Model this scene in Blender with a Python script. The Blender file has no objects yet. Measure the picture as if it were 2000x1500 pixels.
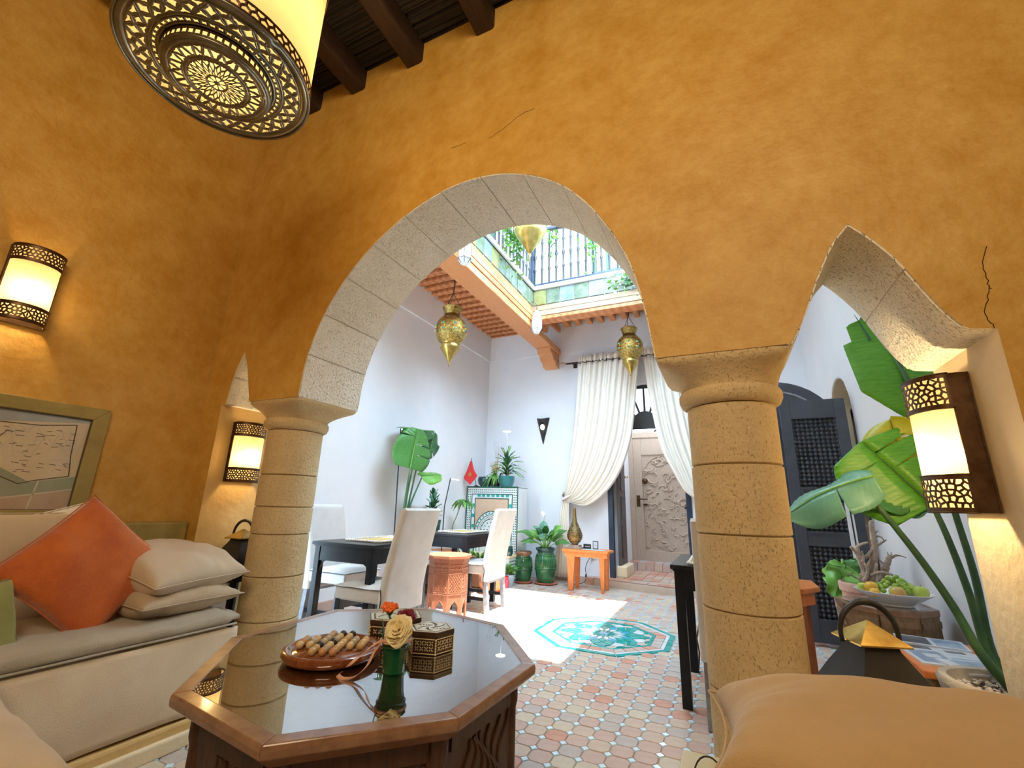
import bpy, bmesh, math, random
from mathutils import Vector, Matrix, Euler, noise
import numpy as np
PI = math.pi
S = bpy.context.scene
COL = S.collection
R_ = random.Random(7)

# ------------------------------------------------------------------ camera, sky, sun, exposure
CAM = Vector((0, 0, 1.05))
FPX = 867.4
def _cam_axes(yaw=math.radians(25.346), pitch=math.radians(15.204), roll=math.radians(1.587)):
    fwd = Vector((-math.sin(yaw) * math.cos(pitch), math.cos(yaw) * math.cos(pitch), math.sin(pitch)))
    right = Vector((math.cos(yaw), math.sin(yaw), 0)); up = right.cross(fwd)
    c, s = math.cos(roll), math.sin(roll)
    return c * right + s * up, -s * right + c * up, fwd
AX = _cam_axes()
cd = bpy.data.cameras.new('camera'); cam = bpy.data.objects.new('camera', cd); COL.objects.link(cam)
cd.sensor_width = 36; cd.lens = FPX / 2000 * 36; cd.clip_start = 0.02; cd.clip_end = 200
m3 = Matrix((AX[0], AX[1], -AX[2])).transposed()
cam.matrix_world = Matrix.Translation(CAM) @ m3.to_4x4()
S.camera = cam
def ray(u, v): return AX[0] * ((u - 1000) / FPX) - AX[1] * ((v - 750) / FPX) + AX[2]
def WY(u, v, y): d = ray(u, v); return CAM + d * (y / d.y)
def WX(u, v, x): d = ray(u, v); return CAM + d * (x / d.x)
def WZ(u, v, z): d = ray(u, v); return CAM + d * ((z - CAM.z) / d.z)

SKY_STRENGTH = 20.0; SUN_STRENGTH = 30.0; ROOM_FILL = 75.0
world = bpy.data.worlds.new('sky'); S.world = world; world.use_nodes = True
wn = world.node_tree.nodes; wl = world.node_tree.links
bg = wn['Background']
bg.inputs['Color'].default_value = (0.58, 0.80, 1.0, 1); bg.inputs['Strength'].default_value = SKY_STRENGTH
sd = bpy.data.lights.new('sun', 'SUN'); sd.energy = SUN_STRENGTH; sd.angle = math.radians(0.6); sd.color = (1, 0.96, 0.9)
sun = bpy.data.objects.new('sun', sd); COL.objects.link(sun)
sun.rotation_euler = Vector((-0.165, 0.06, -1)).to_track_quat('-Z', 'Y').to_euler()
def area(name, loc, target, sx, sy, energy, color, portal=False):
    l = bpy.data.lights.new(name, 'AREA'); l.shape = 'RECTANGLE'; l.size = sx; l.size_y = sy; l.energy = energy; l.color = color
    if portal: l.cycles.is_portal = True
    o = bpy.data.objects.new(name, l); COL.objects.link(o); o.location = loc
    o.rotation_euler = (Vector(target) - Vector(loc)).to_track_quat('-Z', 'Y').to_euler()
    return o
area('skylight_portal', (-1.37, 4.3, 4.45), (-1.37, 4.3, 0), 2.2, 3.0, 1, (1, 1, 1), True)
# added warm fill light behind the camera, standing in for unseen room lamps
area('salon_fill', (0.2, -1.2, 3.2), (-0.9, 1.7, 2.1), 1.6, 1.0, ROOM_FILL, (1.0, 0.78, 0.50))
S.view_settings.view_transform = 'Standard'; S.view_settings.look = 'None'
S.view_settings.gamma = 1; S.view_settings.use_curve_mapping = False
S.view_settings.exposure = 0.0
S.cycles.max_bounces = 10; S.cycles.diffuse_bounces = 5; S.cycles.transparent_max_bounces = 16
S.cycles.use_denoising = True; S.cycles.sample_clamp_indirect = 6.0

# ------------------------------------------------------------------ materials
MATS = {}
def mat(name, col=(.5, .5, .5), rough=.6, metal=0., col2=None, nscale=8., bump=0., bscale=40., pits=0., emit=None, estr=0., spec=.5,
        wood=None, trans=0., sheen=0., detail=6., alpha=1., stretch=None, coat=0., mapping='Object', ramp=(.35, .65), nrough=.62):
    m = bpy.data.materials.new(name); m.use_nodes = True
    nt = m.node_tree; n = nt.nodes; l = nt.links; p = n['Principled BSDF']
    p.inputs['Base Color'].default_value = (*col, 1); p.inputs['Roughness'].default_value = rough
    p.inputs['Metallic'].default_value = metal; p.inputs['Specular IOR Level'].default_value = spec
    p.inputs['Transmission Weight'].default_value = trans
    if sheen: p.inputs['Sheen Weight'].default_value = sheen
    if coat: p.inputs['Coat Weight'].default_value = coat; p.inputs['Coat Roughness'].default_value = .08
    tc = n.new('ShaderNodeTexCoord'); mp = n.new('ShaderNodeMapping'); l.new(tc.outputs[mapping], mp.inputs['Vector'])
    if stretch: mp.inputs['Scale'].default_value = stretch
    vec = mp.outputs['Vector']
    colout = None
    if col2 is not None:
        nz = n.new('ShaderNodeTexNoise'); nz.inputs['Scale'].default_value = nscale; nz.inputs['Detail'].default_value = detail
        nz.inputs['Roughness'].default_value = nrough
        l.new(vec, nz.inputs['Vector']); src = nz.outputs['Fac']
        if wood:
            wv = n.new('ShaderNodeTexWave'); wv.inputs['Scale'].default_value = wood; wv.inputs['Distortion'].default_value = 6
            wv.inputs['Detail'].default_value = 3; wv.inputs['Detail Scale'].default_value = 1.5; l.new(vec, wv.inputs['Vector'])
            mx = n.new('ShaderNodeMath'); mx.operation = 'MULTIPLY_ADD'; mx.inputs[1].default_value = .55; l.new(wv.outputs['Fac'], mx.inputs[0])
            m2 = n.new('ShaderNodeMath'); m2.operation = 'MULTIPLY'; m2.inputs[1].default_value = .45; l.new(nz.outputs['Fac'], m2.inputs[0])
            l.new(m2.outputs[0], mx.inputs[2]); src = mx.outputs[0]
        cr = n.new('ShaderNodeValToRGB'); cr.color_ramp.elements[0].position = ramp[0]; cr.color_ramp.elements[1].position = ramp[1]
        cr.color_ramp.elements[0].color = (*col, 1); cr.color_ramp.elements[1].color = (*col2, 1)
        l.new(src, cr.inputs['Fac']); colout = cr.outputs['Color']
    hgt = None
    if pits:
        pn = n.new('ShaderNodeTexNoise'); pn.inputs['Scale'].default_value = pits; pn.inputs['Detail'].default_value = 3
        mpp = n.new('ShaderNodeMapping'); mpp.inputs['Scale'].default_value = (1, 1, .55); l.new(tc.outputs[mapping], mpp.inputs['Vector'])
        l.new(mpp.outputs['Vector'], pn.inputs['Vector'])
        pr = n.new('ShaderNodeValToRGB'); pr.color_ramp.elements[0].position = .32; pr.color_ramp.elements[1].position = .40
        l.new(pn.outputs['Fac'], pr.inputs['Fac'])
        mixc = n.new('ShaderNodeMix'); mixc.data_type = 'RGBA'; mixc.blend_type = 'MIX'
        dark = tuple(c * .70 for c in col); mixc.inputs[6].default_value = (*dark, 1); mixc.inputs[7].default_value = (*col, 1)
        if colout: l.new(colout, mixc.inputs[7])
        l.new(pr.outputs['Color'], mixc.inputs[0]); colout = mixc.outputs[2]
        hgt = pr.outputs['Color']
    if colout: l.new(colout, p.inputs['Base Color'])
    if bump:
        b = n.new('ShaderNodeBump'); b.inputs['Strength'].default_value = min(1, bump); b.inputs['Distance'].default_value = .012 if bump <= 1 else .012 * bump
        bn = n.new('ShaderNodeTexNoise'); bn.inputs['Scale'].default_value = bscale; bn.inputs['Detail'].default_value = 5
        l.new(vec, bn.inputs['Vector']); h = bn.outputs['Fac']
        if hgt:
            ad = n.new('ShaderNodeMath'); ad.operation = 'ADD'; l.new(h, ad.inputs[0]); l.new(hgt, ad.inputs[1]); h = ad.outputs[0]
        l.new(h, b.inputs['Height']); l.new(b.outputs['Normal'], p.inputs['Normal'])
    if emit:
        p.inputs['Emission Color'].default_value = (*emit, 1); p.inputs['Emission Strength'].default_value = estr
    MATS[name] = m
    return m

def shade_mat(name, col, estr, clear):
    """thin parchment / alabaster of a lit lamp: glows, and lets part of the bulb's light straight through"""
    m = bpy.data.materials.new(name); m.use_nodes = True; nt = m.node_tree; n = nt.nodes; l = nt.links
    n.remove(n['Principled BSDF']); out = n['Material Output']
    em = n.new('ShaderNodeEmission'); em.inputs['Strength'].default_value = estr
    tc = n.new('ShaderNodeTexCoord'); nz = n.new('ShaderNodeTexNoise'); nz.inputs['Scale'].default_value = 7; nz.inputs['Detail'].default_value = 4
    l.new(tc.outputs['Object'], nz.inputs['Vector'])
    cr = n.new('ShaderNodeValToRGB'); cr.color_ramp.elements[0].position = .3; cr.color_ramp.elements[1].position = .6
    cr.color_ramp.elements[0].color = (col[0], col[1] * .82, col[2] * .6, 1); cr.color_ramp.elements[1].color = (*col, 1)
    l.new(nz.outputs['Fac'], cr.inputs['Fac']); l.new(cr.outputs['Color'], em.inputs['Color'])
    df = n.new('ShaderNodeBsdfTranslucent'); df.inputs['Color'].default_value = (.22, .17, .09, 1)
    ad = n.new('ShaderNodeAddShader'); l.new(em.outputs[0], ad.inputs[0]); l.new(df.outputs[0], ad.inputs[1])
    tr = n.new('ShaderNodeBsdfTransparent'); tr.inputs['Color'].default_value = (1, .9, .7, 1)
    mx = n.new('ShaderNodeMixShader'); mx.inputs[0].default_value = clear
    l.new(ad.outputs[0], mx.inputs[1]); l.new(tr.outputs[0], mx.inputs[2]); l.new(mx.outputs[0], out.inputs['Surface'])
    MATS[name] = m; return m

def pane_mat(name, tint, ior):
    """a thin pane: clear, mirroring more toward grazing angles; ior is here the mirror share seen straight on"""
    m = bpy.data.materials.new(name); m.use_nodes = True; nt = m.node_tree; n = nt.nodes; l = nt.links
    n.remove(n['Principled BSDF']); out = n['Material Output']
    lw = n.new('ShaderNodeLayerWeight'); lw.inputs['Blend'].default_value = .5
    pw = n.new('ShaderNodeMath'); pw.operation = 'POWER'; pw.inputs[1].default_value = 5; l.new(lw.outputs['Facing'], pw.inputs[0])
    fr = n.new('ShaderNodeMath'); fr.operation = 'MULTIPLY_ADD'; fr.inputs[1].default_value = 1 - ior; fr.inputs[2].default_value = ior; l.new(pw.outputs[0], fr.inputs[0])
    tr = n.new('ShaderNodeBsdfTransparent'); tr.inputs['Color'].default_value = (*tint, 1)
    gl = n.new('ShaderNodeBsdfGlossy'); gl.inputs['Roughness'].default_value = 0.0
    mx = n.new('ShaderNodeMixShader'); l.new(fr.outputs[0], mx.inputs[0]); l.new(tr.outputs[0], mx.inputs[1]); l.new(gl.outputs[0], mx.inputs[2])
    l.new(mx.outputs[0], out.inputs['Surface']); MATS[name] = m; return m

AMBER = mat('amber_plaster', (.49, .25, .026), .55, col2=(.64, .40, .105), nscale=4.5, bump=.45, bscale=22, detail=14, nrough=.78)
AMBER2 = mat('ochre_plaster_and_glow', (.56, .36, .12), .55, col2=(.66, .46, .19), nscale=4, bump=.3, bscale=20, detail=8)  # real tone of the bench; on the left jamb it carries lamp glow
OLIVE = mat('olive_plaster', (.27, .22, .065), .5, col2=(.38, .31, .10), nscale=6, bump=.3, bscale=25)
STONE = mat('cream_stone', (.60, .46, .25), .85, col2=(.68, .54, .31), nscale=6, bump=.55, bscale=55, pits=165)
STONE2 = mat('whitewashed_stone', (.80, .74, .60), .85, col2=(.86, .81, .69), nscale=7, bump=1.0, bscale=60, pits=140)
WHITE = mat('white_plaster', (.80, .83, .88), .75, col2=(.84, .86, .90), nscale=2.5, bump=.25, bscale=6)
UPPER = mat('dimmed_pale_blue', (.40, .55, .60), .8, col2=(.46, .60, .65), nscale=3)  # wall tone darkened to keep the strong sky light from blowing out
CREAM_P = mat('cream_plaster', (.74, .62, .40), .7, col2=(.80, .68, .46), nscale=5, bump=.3, bscale=25)
GROUT = mat('grout', (.50, .43, .37), .9, col2=(.56, .49, .43), nscale=30)
TERRA = [mat('terracotta_%s' % k, c, .42, col2=c2, nscale=14, bump=.12, bscale=30) for k, c, c2 in (
    ('rose', (.52, .36, .30), (.58, .42, .35)), ('sand', (.56, .48, .36), (.62, .54, .42)), ('clay', (.54, .42, .33), (.60, .48, .38)),
    ('red', (.52, .25, .17), (.60, .32, .23)), ('grey', (.46, .40, .37), (.52, .46, .42)))]
ZBLUE = mat('pale_blue_glaze', (.60, .82, .96), .12, col2=(.70, .88, .97), nscale=20)
ZTURQ = mat('turquoise_glaze', (.01, .34, .33), .12, col2=(.03, .46, .42), nscale=14)
ZSKY = mat('sky_blue_glaze', (.05, .42, .62), .12, col2=(.1, .5, .68), nscale=14)
ZWHITE = mat('white_glaze', (.72, .80, .84), .12, col2=(.8, .86, .88), nscale=14)
ZGREEN = mat('dark_green_glaze', (.008, .07, .045), .15, col2=(.015, .12, .08), nscale=20)
REED = mat('dark_reed', (.005, .003, .002), .8, col2=(.022, .012, .006), nscale=12, stretch=(2, 40, 40))
BEAMD = mat('dark_beam', (.018, .007, .003), .65, col2=(.04, .017, .007), nscale=6, stretch=(20, 2, 20), bump=.3)
CEDAR = mat('cedar', (.52, .20, .07), .5, col2=(.68, .32, .13), nscale=5, wood=3, stretch=(9, 1, 9), bump=.15)
CEDARX = mat('cedar_crosswise', (.50, .17, .06), .5, col2=(.66, .28, .11), nscale=5, wood=3, stretch=(1, 9, 9), bump=.15)
WEATH = mat('weathered_plank', (.34, .24, .15), .7, col2=(.50, .37, .25), nscale=5, stretch=(1, 6, 24), bump=.2)
SLATE = [mat('slate_%s' % k, c, .35, col2=c2, nscale=12, bump=.4, bscale=20) for k, c, c2 in (
    ('green', (.10, .14, .09), (.20, .24, .17)), ('blue', (.15, .21, .25), (.26, .33, .36)), ('ochre', (.24, .23, .07), (.34, .32, .13)))]
NAVY = mat('dark_blue_iron', (.012, .024, .05), .4, col2=(.02, .04, .08), nscale=8)
IRON = mat('black_iron', (.012, .012, .013), .45, col2=(.022, .02, .02), nscale=10)
BLACKW = mat('black_lacquer', (.008, .009, .012), .33, col2=(.014, .016, .02), nscale=9, spec=.25)
GREYW = mat('worn_grey_paint', (.20, .22, .26), .55, col2=(.32, .34, .38), nscale=18)
BRONZE = mat('pierced_bronze', (.075, .040, .020), .42, metal=.85, col2=(.13, .075, .04), nscale=20)
PEWTER = mat('aged_pewter', (.20, .19, .13), .30, metal=.9, col2=(.30, .28, .22), nscale=14)
BRASS = mat('aged_brass', (.16, .10, .025), .30, metal=1., col2=(.58, .42, .12), nscale=38, bump=.6, bscale=110)
BRASSC = mat('brass_sheet', (.36, .25, .06), .35, metal=1., col2=(.58, .43, .14), nscale=12)
BBRONZE = mat('brown_bronze', (.13, .085, .035), .38, metal=.9, col2=(.34, .24, .10), nscale=45, bump=.6, bscale=90)
BEIGE = mat('beige_cotton', (.47, .37, .24), .9, col2=(.53, .42, .28), nscale=5, bump=.25, bscale=220, sheen=.3)
TAN = mat('tan_cotton', (.52, .35, .17), .9, col2=(.58, .40, .20), nscale=4, bump=.25, bscale=220, sheen=.3)
SAND = mat('sand_linen', (.56, .45, .31), .9, col2=(.62, .51, .36), nscale=5, bump=.25, bscale=220, sheen=.3)
GREYB = mat('grey_linen', (.38, .33, .24), .95, col2=(.44, .39, .29), nscale=6, bump=.3, bscale=200, sheen=.3)
LINEN = mat('white_linen', (.68, .56, .39), .95, col2=(.74, .63, .46), nscale=5, bump=.2, bscale=200)
CWHITE = mat('white_cotton', (.76, .73, .70), .9, col2=(.8, .77, .74), nscale=5)
ORANGEV = mat('orange_velvet', (.46, .085, .006), .85, col2=(.60, .145, .012), nscale=6, bump=.3, bscale=90, sheen=.6)
OLIVEV = mat('olive_velvet', (.22, .22, .05), .9, col2=(.3, .3, .08), nscale=6, sheen=.4)
CHAIRF = mat('grey_white_slipcover', (.60, .58, .56), .9, col2=(.68, .66, .64), nscale=6, bump=.15, bscale=200)
CURT = mat('white_voile', (.88, .82, .73), .9, col2=(.91, .86, .77), nscale=4)
TABLEW = mat('walnut', (.045, .020, .011), .4, col2=(.10, .045, .024), nscale=7, stretch=(8, 8, 2), bump=.12, bscale=30, detail=8)
RIMW = mat('walnut_rim', (.20, .105, .058), .28, col2=(.32, .185, .11), nscale=9, coat=.3, detail=9, stretch=(3, 3, 3))
CARVW = mat('carved_walnut', (.18, .115, .06), .5, col2=(.30, .20, .11), nscale=8, stretch=(6, 6, 2), bump=.4, bscale=14)
TABW = mat('carved_thuya', (.26, .085, .040), .5, col2=(.36, .13, .065), nscale=9, stretch=(10, 10, 2), bump=.1)
ORANGEW = mat('orange_wood', (.62, .17, .035), .45, col2=(.76, .26, .07), nscale=7, stretch=(7, 7, 1.5), bump=.1)
DOORW = mat('limed_oak', (.40, .31, .23), .7, col2=(.56, .46, .37), nscale=5, wood=3, stretch=(10, 2, 2), bump=.25)
DARKD = mat('dark_door', (.05, .04, .042), .5, col2=(.085, .07, .07), nscale=8)
LATT = mat('charcoal_paint', (.042, .048, .064), .5, col2=(.06, .066, .085), nscale=8)
GLASS = pane_mat('table_glass', (.95, .97, .95), .56)
GLASS2 = pane_mat('picture_glass', (.96, .97, .98), .03)
SHADE = shade_mat('lit_parchment', (1.0, .72, .25), .34, .22)
ALAB = shade_mat('lit_alabaster', (1.0, .66, .22), 1.15, .22)
WGLASS = mat('milk_glass', (.85, .88, .86), .3, col2=(.9, .92, .9), nscale=6, emit=(.9, 1, .95), estr=.1)
BULB = mat('lit_bulb', (1, .9, .7), .3, emit=(1, .85, .6), estr=6)
LED = mat('grow_light', (1, 1, 1), .3, emit=(.85, .93, 1), estr=5)
LEAF = mat('leaf_green', (.045, .17, .035), .38, col2=(.085, .27, .055), nscale=6, stretch=(6, 6, 30))
LEAFV = mat('leaf_vivid_green', (.07, .30, .015), .38, col2=(.14, .42, .03), nscale=5, stretch=(3, 3, 26))
LEAFL = mat('leaf_light_green', (.13, .36, .05), .38, col2=(.22, .48, .09), nscale=6)
LEAFD = mat('leaf_dark_green', (.018, .085, .032), .35, col2=(.04, .14, .05), nscale=6)
LEAFY = mat('leaf_lamplit_yellow', (.42, .44, .015), .4, col2=(.56, .54, .03), nscale=5)  # yellow lamp light through the blade is put into this colour
LEAFT = mat('leaf_blue_green', (.10, .30, .22), .35, col2=(.16, .40, .30), nscale=6)
STEM = mat('stem_green', (.03, .10, .04), .5, col2=(.07, .17, .06), nscale=8)
DRY = mat('dry_wood', (.34, .25, .19), .85, col2=(.48, .38, .30), nscale=14, bump=.5, bscale=60)
STRAW = mat('straw', (.56, .42, .18), .8, col2=(.68, .53, .26), nscale=60, stretch=(1, 12, 1), bump=.3)
GREENG = mat('green_glazed_clay', (.010, .075, .035), .12, col2=(.035, .18, .06), nscale=9, coat=.5)
GREENG2 = mat('brown_rim_glaze', (.16, .07, .035), .2, col2=(.30, .17, .10), nscale=14, coat=.4)
TEALG = mat('teal_glaze', (.02, .15, .16), .12, col2=(.05, .24, .24), nscale=20, coat=.5)
DTEALG = mat('dark_teal_glaze', (.010, .04, .045), .15, col2=(.02, .09, .08), nscale=20, coat=.5)
TPOT = mat('terracotta_pot', (.55, .22, .10), .7, col2=(.64, .29, .15), nscale=8)
PPOT = mat('pink_terracotta', (.60, .36, .28), .75, col2=(.68, .43, .35), nscale=8)
REDP = mat('red_glaze', (.55, .02, .04), .2, col2=(.65, .04, .06), nscale=9)
BLUEP = mat('pale_blue_pot', (.30, .46, .55), .4, col2=(.4, .55, .62), nscale=9)
FLAGR = mat('red_cloth', (.60, .025, .03), .8, col2=(.68, .04, .04), nscale=8)
GOLD = mat('gold_thread', (.62, .38, .06), .5)
SOIL = mat('soil', (.05, .035, .025), .95, col2=(.10, .07, .05), nscale=60, bump=.8, bscale=80)
GRAVEL = mat('pale_gravel', (.35, .30, .24), .8, col2=(.62, .56, .48), nscale=30)
POTST = mat('weathered_stone_bowl', (.36, .31, .25), .85, col2=(.50, .44, .36), nscale=9, bump=.5)
VASE = mat('green_glass', (.004, .085, .035), .06, col2=(.008, .12, .05), nscale=4, coat=.6, trans=.25)
BOARD = mat('polished_mahogany', (.15, .042, .015), .16, col2=(.25, .075, .027), nscale=8, stretch=(12, 2, 2), coat=.6)
MARB = [mat('marble_%s' % k, c, .35, col2=c2, nscale=40) for k, c, c2 in (
    ('maple', (.60, .44, .22), (.68, .52, .30)), ('cherry', (.46, .22, .08), (.56, .30, .12)), ('ebony', (.022, .016, .012), (.05, .04, .03)),
    ('ash', (.42, .34, .22), (.5, .42, .3)), ('oak', (.50, .31, .13), (.58, .4, .2)))]
RIBB = mat('peach_ribbon', (.66, .33, .20), .4, col2=(.72, .40, .26), nscale=8, sheen=.4)
ROSEO = mat('orange_petal', (.80, .16, .02), .6, col2=(.9, .26, .06), nscale=9)
ROSER = mat('dark_red_petal', (.16, .008, .02), .6, col2=(.26, .02, .035), nscale=9)
ROSEC = mat('cream_petal', (.80, .68, .36), .6, col2=(.88, .78, .48), nscale=9)
INLAY = mat('inlay_dark', (.035, .018, .010), .3, col2=(.06, .03, .016), nscale=20)
PEARL = mat('mother_of_pearl', (.55, .50, .36), .2, col2=(.70, .68, .55), nscale=30)
BONE = mat('bone_inlay', (.68, .56, .34), .3, col2=(.75, .64, .42), nscale=30)
PAPER = mat('map_paper', (.76, .62, .42), .8, col2=(.82, .69, .50), nscale=6)
MAPB = mat('map_grey_blue', (.42, .45, .47), .8, col2=(.50, .53, .53), nscale=7)
MAPG = mat('map_green', (.36, .39, .28), .8, col2=(.44, .46, .34), nscale=7)
MAPP = mat('map_pink', (.60, .44, .32), .8, col2=(.66, .50, .37), nscale=7)
MAPW = mat('map_street', (.74, .66, .52), .8)
INK = mat('ink', (.10, .07, .05), .8)
MAGW = mat('magazine_white', (.62, .66, .72), .35, col2=(.72, .75, .8), nscale=4)
MAGB = mat('magazine_blue', (.16, .26, .42), .3, col2=(.42, .52, .62), nscale=9)
MAGD = mat('magazine_dark', (.05, .06, .09), .3, col2=(.2, .22, .25), nscale=14)
MAGO = mat('magazine_orange', (.7, .42, .1), .3)
CHINA = mat('white_china', (.74, .74, .74), .12, col2=(.78, .78, .78), nscale=5)
GRAPE = mat('green_grape', (.26, .42, .05), .2, col2=(.36, .52, .09), nscale=12)
APPLE = mat('green_apple', (.38, .52, .06), .25, col2=(.50, .60, .10), nscale=6)
PEAR = mat('blushed_apple', (.45, .50, .08), .25, col2=(.62, .30, .12), nscale=5)
ORNG = mat('orange_peel', (.75, .42, .03), .4, col2=(.82, .5, .06), nscale=9)
SAUCER = mat('red_saucer', (.48, .12, .08), .4, col2=(.56, .18, .12), nscale=8)
WPLAST = mat('white_plastic', (.80, .82, .84), .35)
CREAMB = mat('cream_enamel', (.62, .52, .28), .3, col2=(.68, .57, .33), nscale=6)
PUR = mat('violet_socket', (.5, .5, .55), .5)

# ------------------------------------------------------------------ mesh helpers
class B:
    def __init__(s): s.v = []; s.f = []; s.m = []
    def add(s, v, f, m=0):
        o = len(s.v); s.v += [tuple(p) for p in v]; s.f += [tuple(i + o for i in q) for q in f]; s.m += [m] * len(f); return s
    def box(s, x0, x1, y0, y1, z0, z1, m=0):
        v = [(x, y, z) for z in (z0, z1) for y in (y0, y1) for x in (x0, x1)]
        return s.add(v, [(0, 2, 3, 1), (4, 5, 7, 6), (0, 1, 5, 4), (2, 6, 7, 3), (0, 4, 6, 2), (1, 3, 7, 5)], m)
    def obox(s, c, h, M, m=0):
        b = B().box(-h[0], h[0], -h[1], h[1], -h[2], h[2]); c = Vector(c)
        return s.add([c + M @ Vector(p) for p in b.v], b.f, m)
    def bar(s, p, q, w, t, up=(0, 0, 1), m=0):
        p = Vector(p); q = Vector(q); d = (q - p); L = d.length; d.normalize(); up = Vector(up)
        x = d.cross(up)
        if x.length < 1e-4: x = d.cross(Vector((1, 0, 0)))
        x.normalize(); y = x.cross(d)
        M = Matrix((d, x, y)).transposed()
        return s.obox((p + q) / 2, (L / 2, w / 2, t / 2), M, m)
    def lathe(s, prof, n=24, c=(0, 0, 0), m=0, a0=0., a1=2 * PI, sx=1., sy=1.):
        full = abs(a1 - a0 - 2 * PI) < 1e-6; k = n if full else n + 1
        v = []; f = []
        for r, z in prof:
            for i in range(k):
                a = a0 + (a1 - a0) * i / n
                v.append((c[0] + r * sx * math.cos(a), c[1] + r * sy * math.sin(a), c[2] + z))
        for j in range(len(prof) - 1):
            for i in range(n):
                i2 = (i + 1) % k
                f.append((j * k + i, j * k + i2, (j + 1) * k + i2, (j + 1) * k + i))
        return s.add(v, f, m)
    def tube(s, pts, r, n=8, m=0, cap=True):
        pts = [Vector(p) for p in pts]; rs = r if isinstance(r, (list, tuple)) else [r] * len(pts)
        v = []; f = []; prev = None
        for i, p in enumerate(pts):
            t = (pts[min(i + 1, len(pts) - 1)] - pts[max(i - 1, 0)])
            if t.length < 1e-9: t = Vector((0, 0, 1))
            t.normalize()
            if prev is None:
                a = Vector((1, 0, 0)) if abs(t.x) < .9 else Vector((0, 1, 0)); x = t.cross(a).normalized()
            else:
                x = prev - t * prev.dot(t); x.normalize()
            prev = x; y = t.cross(x)
            for k in range(n):
                a = 2 * PI * k / n; v.append(p + (x * math.cos(a) + y * math.sin(a)) * rs[i])
        for i in range(len(pts) - 1):
            for k in range(n):
                f.append((i * n + k, i * n + (k + 1) % n, (i + 1) * n + (k + 1) % n, (i + 1) * n + k))
        if cap: f.append(tuple(range(n - 1, -1, -1))); f.append(tuple((len(pts) - 1) * n + k for k in range(n)))
        return s.add(v, f, m)
    def prism(s, poly, a, b, axis='z', m=0, mside=None, mback=None):
        """closed 2D outline extruded along an axis; the caps are triangulated when not convex"""
        n = len(poly)
        P = {'z': lambda p, h: (p[0], p[1], h), 'y': lambda p, h: (p[0], h, p[1]), 'x': lambda p, h: (h, p[0], p[1])}[axis]
        v = [P(p, a) for p in poly] + [P(p, b) for p in poly]
        from mathutils.geometry import tessellate_polygon
        if n > 4: tr = tessellate_polygon([[Vector((p[0], p[1], 0)) for p in poly]])
        else: tr = [tuple(range(n))]
        o = len(s.v); s.v += v
        for t in tr:
            s.f.append(tuple(o + i for i in t)); s.m.append(m)
            s.f.append(tuple(o + n + i for i in reversed(t))); s.m.append(m if mback is None else mback)
        for i in range(n):
            j = (i + 1) % n; s.f.append((o + i, o + j, o + n + j, o + n + i)); s.m.append(m if mside is None else (mside[i] if isinstance(mside, list) else mside))
        return s
    def sphere(s, c, r, nu=12, nv=8, m=0):
        rr = r if isinstance(r, (list, tuple)) else (r, r, r)
        v = []; f = []
        for j in range(nv + 1):
            t = PI * j / nv
            for i in range(nu):
                a = 2 * PI * i / nu
                v.append((c[0] + rr[0] * math.sin(t) * math.cos(a), c[1] + rr[1] * math.sin(t) * math.sin(a), c[2] - rr[2] * math.cos(t)))
        for j in range(nv):
            for i in range(nu):
                f.append((j * nu + i, j * nu + (i + 1) % nu, (j + 1) * nu + (i + 1) % nu, (j + 1) * nu + i))
        return s.add(v, f, m)
    def grid(s, fn, nu, nv, m=0, closeu=False):
        v = [fn(i / nu, j / nv) for j in range(nv + 1) for i in range(nu + (0 if closeu else 1))]
        k = nu if closeu else nu + 1; f = []
        for j in range(nv):
            for i in range(nu):
                i2 = (i + 1) % k; f.append((j * k + i, j * k + i2, (j + 1) * k + i2, (j + 1) * k + i))
        return s.add(v, f, m)
    def xf(s, M): s.v = [tuple(M @ Vector(p)) for p in s.v]; return s

def obj(name, b, mats, parent=None, smooth=None, bevel=0., sub=0, solid=0.):
    if not isinstance(mats, (list, tuple)): mats = [mats]
    me = bpy.data.meshes.new(name); me.from_pydata(b.v, [], b.f)
    for m in mats: me.materials.append(m)
    if len(mats) > 1: me.polygons.foreach_set('material_index', b.m)
    bm = bmesh.new(); bm.from_mesh(me)
    if smooth is not None: bmesh.ops.remove_doubles(bm, verts=bm.verts, dist=1e-5)
    bmesh.ops.recalc_face_normals(bm, faces=bm.faces); bm.to_mesh(me); bm.free()
    if smooth is not None:
        me.polygons.foreach_set('use_smooth', [True] * len(me.polygons))
        if smooth < 179: me.set_sharp_from_angle(angle=math.radians(smooth))
    me.update()
    o = bpy.data.objects.new(name, me); COL.objects.link(o)
    if parent: o.parent = parent
    if solid: md = o.modifiers.new('solid', 'SOLIDIFY'); md.thickness = solid; md.offset = 0
    if bevel: md = o.modifiers.new('bevel', 'BEVEL'); md.width = bevel; md.segments = 2; md.limit_method = 'ANGLE'; md.angle_limit = math.radians(40)
    if sub: md = o.modifiers.new('sub', 'SUBSURF'); md.levels = sub; md.render_levels = sub
    return o
def tag(o, label, cat, group=None):
    o['label'] = label; o['category'] = cat
    if group: o['group'] = group
    return o
def thing(name, label, cat, loc=(0, 0, 0), rotz=0., group=None):
    o = bpy.data.objects.new(name, None); COL.objects.link(o); o.location = loc; o.rotation_euler = (0, 0, rotz); o.empty_display_size = .1
    return tag(o, label, cat, group)
def struct(name, b, m, parent=None, **k):
    o = obj(name, b, m, parent, **k)
    if not parent: o['kind'] = 'structure'
    return o
def stuff(o): o['kind'] = 'stuff'; return o
def copy_obj(o, parent=None):
    c = o.copy(); COL.objects.link(c)
    if parent: c.parent = parent
    return c
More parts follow.
